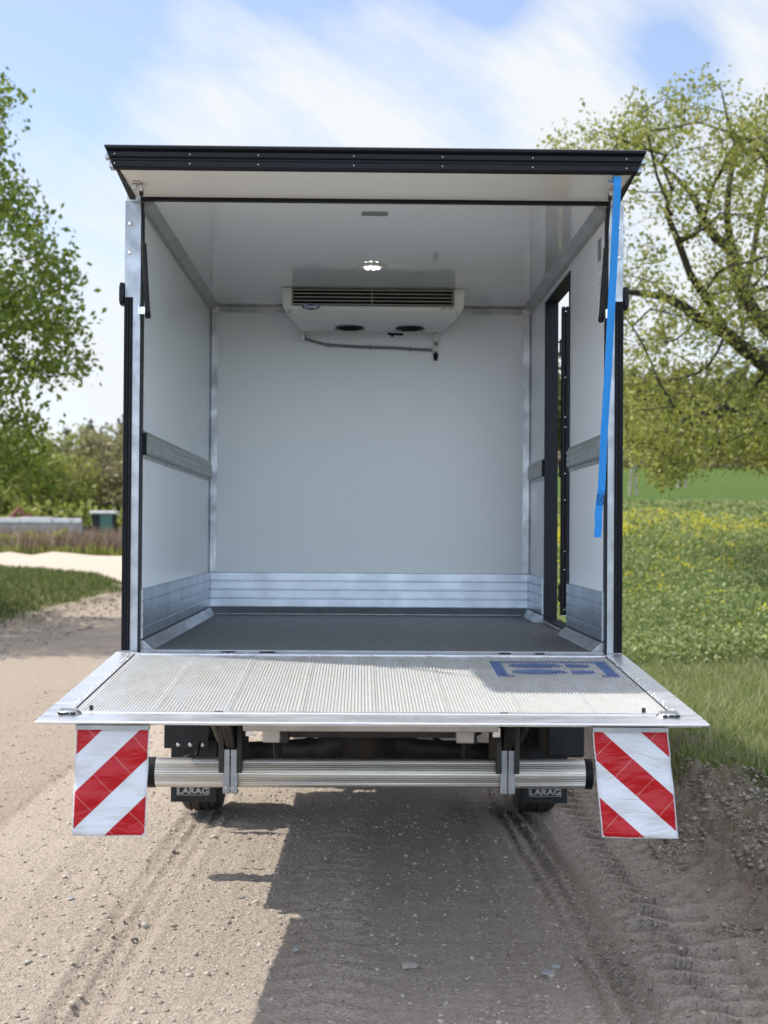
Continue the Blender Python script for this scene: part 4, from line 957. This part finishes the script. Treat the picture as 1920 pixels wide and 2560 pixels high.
# grass on the right verge
tv = lambda x, y, rg: (x > verge_x(y)-.1+.35*rg.normal(size=len(x))*.3) & (x < .36*y) & (fbm(x*2.2, y*2.2, 3, 71) > -.12+.1*rg.normal(size=len(x)))
stems('verge_grass', 'tall mixed green and straw grass on the right verge', 130000, (1.9, 7.0), (8.6, 19), .05, .20, .007, 'grass', 401, 1.0, 'grass', tv)
MT['straw'] = leafmat('straw_blades', (.22, .21, .11), (.34, .32, .19), (.44, .42, .28), .3)
stems('dry_stalks', 'pale dry grass stalks among the green of the right verge', 20000, (2.0, 7.5), (9.0, 21), .06, .24, .006, 'straw', 405, 1.2, 'grass', lambda x, y, rg: (x > verge_x(y)-.2) & (x < .36*y) & (fbm(x*1.1, y*1.1, 3, 73) > -.03+.12*rg.normal(size=len(x))))
stems('meadow_grass', 'green grass of the field margin behind the verge', 30000, (2.2, 11), (17, 24), .08, .22, .014, 'grass', 402, .6, 'grass', lambda x, y, rg: (x > .12*y) & (x < .36*y))
stems('bank_grass', 'short lush grass covering the bank left of the track', 60000, (-17, -5.5), (17, 46.5), .04, .18, .03, 'lush', 403, .5, 'grass', lambda x, y, rg: (mound(x, y)+.3*rg.normal(size=len(x))*.3+.9*fbm(x*1.3, y*.8, 3, 97) > .38))
stems('shaded_tufts', 'green grass tufts growing in the dirt beside the right flag', 9000, (1.75, 3.3), (6.6, 10.5), .04, .17, .006, 'lush', 404, .9, 'grass', lambda x, y, rg: fbm(x*1.6, y*1.6, 2, 90) > .06+.05*rg.normal(size=len(x)))
# rape plants
def rape():
    rg = np.random.default_rng(500); n_ = 90000; y = 15.5+rg.uniform(0, 1, n_)**1.35*36; x = rg.uniform(.12, .35, n_)*y
    k_ = (y > 20) | (rg.uniform(size=n_) < (y-14)/6); x, y = x[k_], y[k_]; n_ = len(x)
    z = height(x, y); sc_ = (.08+.24*rg.uniform(size=n_))*(.6+.8*vnoise(x*1.1, y*1.1, 88))*(1+.3*ss(y, 24, 36))*(1-.6*ss(y, 42, 51)); C = np.stack([x, y, z], 1)
    k = 4; C2 = np.repeat(C, k, 0)+rg.normal(size=(n_*k, 3))*[.10, .10, 0]; C2[:, 2] += rg.uniform(.1, 1, n_*k)*np.repeat(sc_, k)
    V, F = leaf_quads(C2, .034+.045*ss(np.repeat(y, k), 22, 50)[:, None][:, 0], rg, 1.9); tag(npmesh('rape_crop', V, F, MT['rape']), 'leafy green rape crop filling the sloping field', 'crop', kind='stuff')
    band = np.exp(-((y-34)/3.0)**2)*.42+.025*np.exp(-((y-26)/4)**2)+.004
    pk = (rg.uniform(size=n_) < band*(.1+2.4*np.clip(fbm(x*.9, y*.5, 3, 66)+.1, 0, 1))); C3 = np.repeat(C[pk], 6, 0)+rg.normal(size=(pk.sum()*6, 3))*[.05, .05, .04]; C3[:, 2] += np.repeat(sc_[pk], 6)+.06
    V, F = leaf_quads(C3, .030, rg, 1.2); tag(npmesh('rape_flowers', V, F, MT['flower']), 'yellow rape blossom in a band across the field', 'flowers', kind='stuff')
rape()
# --- stones
def rocks(name, label, n_, fx, leaf, seed, s0, s1, cat='gravel'):
    rg = np.random.default_rng(seed)
    bm = bmesh.new(); bmesh.ops.create_icosphere(bm, subdivisions=1, radius=1); bv = np.array([v.co[:] for v in bm.verts]); bf = np.array([[v.index for v in f.verts] for f in bm.faces]); bm.free()
    x, y = fx(rg, n_); n_ = len(x); z = height(x, y); s = s0*(s1/s0)**(rg.uniform(size=n_)**2.6)
    dis = rg.uniform(.45, 1.35, size=(n_, len(bv), 1)); ax = rg.uniform(.6, 1.2, size=(n_, 1, 3))*[1, 1, .62]
    a = rg.uniform(0, 2*math.pi, n_); V = bv[None]*dis*ax*s[:, None, None]
    ca, sa = np.cos(a)[:, None], np.sin(a)[:, None]; V = np.stack([V[..., 0]*ca-V[..., 1]*sa, V[..., 0]*sa+V[..., 1]*ca, V[..., 2]], -1)
    V += np.stack([x, y, z+s*.15], 1)[:, None, :]; F = bf[None]+(np.arange(n_)*len(bv))[:, None, None]
    return tag(npmesh(name, V.reshape(-1, 3), F.reshape(-1, 3), MT[leaf]), label, cat, kind='stuff')
rocks('loose_gravel', 'loose small stones scattered over the gravel track', 26000, lambda r, n: (r.uniform(-3.2, 1.7, n), 4.5+r.uniform(0, 1, n)**1.5*12), 'gravel', 601, .0025, .016)
def clodpos(r, n):
    x = 1.5+np.abs(r.normal(size=n))*.6; y = r.uniform(4.6, 13, n); k = fbm(x*2.5, y*2.5, 3, 95)+.25*(x > 1.9) > .05+.15*r.normal(size=n)*.5; return x[k], y[k]
rocks('dirt_clods', 'crumbly dirt clods along the right verge', 60000, clodpos, 'clod', 602, .003, .024, 'dirt')
def rimpos(r, n):
    x = r.uniform(-12, -4.5, n); y = r.uniform(17, 46, n); m = mound(x, y); k = np.abs(m-.10) < .12*r.uniform(size=n)+.02; return x[k], y[k]
rocks('bank_rim_dirt', 'broken dark dirt along the foot of the grass bank', 32000, rimpos, 'clod', 603, .012, .06, 'dirt')
def rock(x, y, s, label, seed, flat=.45, m='stone'):
    rg = random.Random(seed); bm = bmesh.new(); bmesh.ops.create_icosphere(bm, subdivisions=3, radius=1)
    me = bpy.data.meshes.new('stone'); k = [Vector([rg.gauss(0, 1) for _ in range(3)]).normalized() for _ in range(9)]
    for v in bm.verts:
        for d in k:
            q = v.co.dot(d)-.62
            if q > 0: v.co -= d*q*.85
        v.co = Vector((v.co.x*s, v.co.y*s*.8, v.co.z*s*flat))
    bm.to_mesh(me); bm.free(); o = link('stone', me, MT[m]); o.location = (x, y, gz(x, y)+s*flat*.35); o.rotation_euler = (0, 0, rg.uniform(0, 6))
    return tag(o, label, 'stone', 'bigger stones lying on the track')
MT['stoneb'] = mat('blue_grey_stone', (.20, .21, .22), .8, col2=(.30, .30, .29), nscale=14, bump=(25, .5, .01))
def gp(x, y):
    d = f_*3196+r2*(x-829.5)-u2*(y-1106); t_ = -H/d.z; return d.x*t_, d.y*t_
for i, (px_, py_, s, lb, m) in enumerate([(885, 2098, .040, 'broad pale flat stone in the shadow near the bottom centre', 'stone'), (1185, 2112, .032, 'blue grey stone low on the shaded right of centre', 'stoneb'), (1200, 2095, .024, 'smaller grey stone touching the blue grey one from behind', 'stoneb'),
        (155, 1945, .022, 'upright dark stone on the sunlit left of the track', 'stoneb'), (463, 1807, .026, 'knobbly stone in the sun just below the left wheel', 'stone'), (437, 1826, .028, 'bright flat chip in front of the left wheel stone', 'stone'),
        (520, 1943, .020, 'pale pointed stone left of the shadow edge', 'stone'), (315, 2004, .026, 'flat light stone in the middle of the sunlit gravel', 'stone'), (640, 2055, .022, 'grey stone just inside the shadow edge', 'stoneb'), (775, 1905, .018, 'small round stone behind the centre of the shadow', 'stone'),
        (1260, 1850, .020, 'dark round stone between the tyre print and the lug marks', 'stoneb'), (60, 2090, .020, 'pale stone at the lower left edge of the picture', 'stone')]):
    x, y = gp(px_, py_); rock(x, y, s, lb, 700+i, .5, m)
# ---------------------------------------------------------------- yard objects
MT['conc'] = mat('weathered_concrete', (.34, .33, .32), .9, col2=(.24, .23, .22), nscale=2)
MT['coping'] = mat('white_wall_coping', (.72, .71, .68), .8, col2=(.55, .53, .50), nscale=3)
WL = thing('yard_wall', (-24, 104, 0), 'grey concrete yard wall with a bright white top, behind the brush', 'wall')
MB().box(-14, 4.4, 0, .3, 0, 2.25).build('wall_panel', MT['conc'], WL)
cb_ = MB(); x = -14
while x < 4.3:
    w = min(random.uniform(1.2, 2.2), 4.4-x); cb_.box(x, x+w-.05, -.12, .42, 2.251, 2.251+random.uniform(.28, .42)); x += w
cb_.build('coping', MT['coping'], WL, bevel=.03)
MT['green'] = mat('green_cab_paint', (.02, .10, .07), .4); MT['yel'] = mat('faded_yellow_paint', (.62, .44, .16), .6, col2=(.5, .33, .12), nscale=3)
TX = -18.2
TR = thing('tractor', (TX, 105, 0), 'yard tractor with dark green cab and white roof behind the brush', 'tractor')
MB().box(-.75, .75, -.7, .7, 1.55, 1.7).box(-.75, -.66, -.7, -.6, 1.7, 2.9).box(.66, .75, -.7, -.6, 1.7, 2.9).box(-.75, -.66, .6, .7, 1.7, 2.9).box(.66, .75, .6, .7, 1.7, 2.9).box(-.66, -.2, -.69, -.62, 1.7, 2.9).build('cab_frame', MT['blackm'], TR)
MB().box(-.65, .65, -.65, .65, 1.71, 2.88).build('cab_glass', MT['green'], TR)
MB().box(-.9, .9, -.85, .85, 2.9, 3.12).build('cab_roof', MT['coping'], TR, bevel=.06)
MB().box(-1.0, .6, -.9, .9, .8, 1.54).build('body', MT['yel'], TR, bevel=.08)
MB().prism([(-2.4, 1.0), (-.95, 1.1), (-.95, 1.5), (-2.3, 1.45)], -.4, .4, 'y').build('bonnet', MT['yel'], TR, bevel=.05)
for x in (-.9, .75):
    for y, r in ((-.9, .72), (.9, .72)): MB().lathe([(r*.5, -.2), (r, -.18), (r, .18), (r*.5, .2)], (x, y, r), 'y', 24).build('wheel', MT['tyre'], TR)
MT['rustr'] = mat('rust_red_metal', (.22, .07, .04), .7, col2=(.15, .06, .04), nscale=3)
LM = thing('rusty_loader_arm', (-24.2, 105.5, 0), 'rust red folded machine arm above the white wall top', 'machine')
MB().tube([(-1.0, 0, 0), (-1.0, 0, 2.3), (-.1, 0, 3.3)], [.25, .2, .16], 8).tube([(-.1, 0, 3.3), (.3, 0, 2.6)], [.16, .14], 8).build('arm', MT['rustr'], LM)
MB().prism([(.0, 2.1), (.9, 2.1), (.8, 2.9), (.2, 2.8)], -.3, .3, 'y').build('bucket', MT['rustr'], LM)
VN = thing('parked_car', (-21.9, 107, 0), 'dark parked car showing above the wall, left of the tractor', 'car')
MB().prism([(-2.2, .35), (2.2, .35), (2.3, 1.3), (1.2, 1.45), (.5, 2.0), (-1.6, 2.0), (-2.2, 1.4)], -.85, .85, 'y').build('body', MT['blackm'], VN, bevel=.08)
MB().prism([(-1.7, 1.5), (1.1, 1.5), (.45, 1.95), (-1.5, 1.95)], -.87, .87, 'y').build('windows', MT['glass'], VN)
for x in (-1.4, 1.4): MB().lathe([(.2, -.9), (.33, -.89), (.33, .89), (.2, .9)], (x, 0, .33), 'y', 20).build('wheels', MT['tyre'], VN)
VN.location.z = .72
MT['wood'] = mat('weathered_grey_wood', (.34, .31, .27), .85, col2=(.24, .21, .18), nscale=6)
for (px_, ptop, pbot, yd, lb, nm) in ((1369, 1000, 1076, 60, 'taller pair of leaning wooden poles in the field, close to the truck side', 0), (1474, 1020, 1060, 72, 'smaller pair of leaning wooden poles farther up the field', 1)):
    bx, by, bz = unproj(px_, pbot, yd); z0 = gz(bx, yd); hh = (pbot-ptop)/3196*yd
    o = thing('pole_frame', (bx, yd, z0), lb, 'poles', 'leaning pole frames in the field')
    for s_ in (-1, 1): MB().tube([(s_*.17-.02, 0, -.2), (s_*.05+.06*s_*s_-.08, 0, hh+.15)] if nm == 0 else [(s_*.20, 0, -.2), (s_*.13-.05, 0, hh+.2)], .055, 8).build('pole', MT['wood'], o)
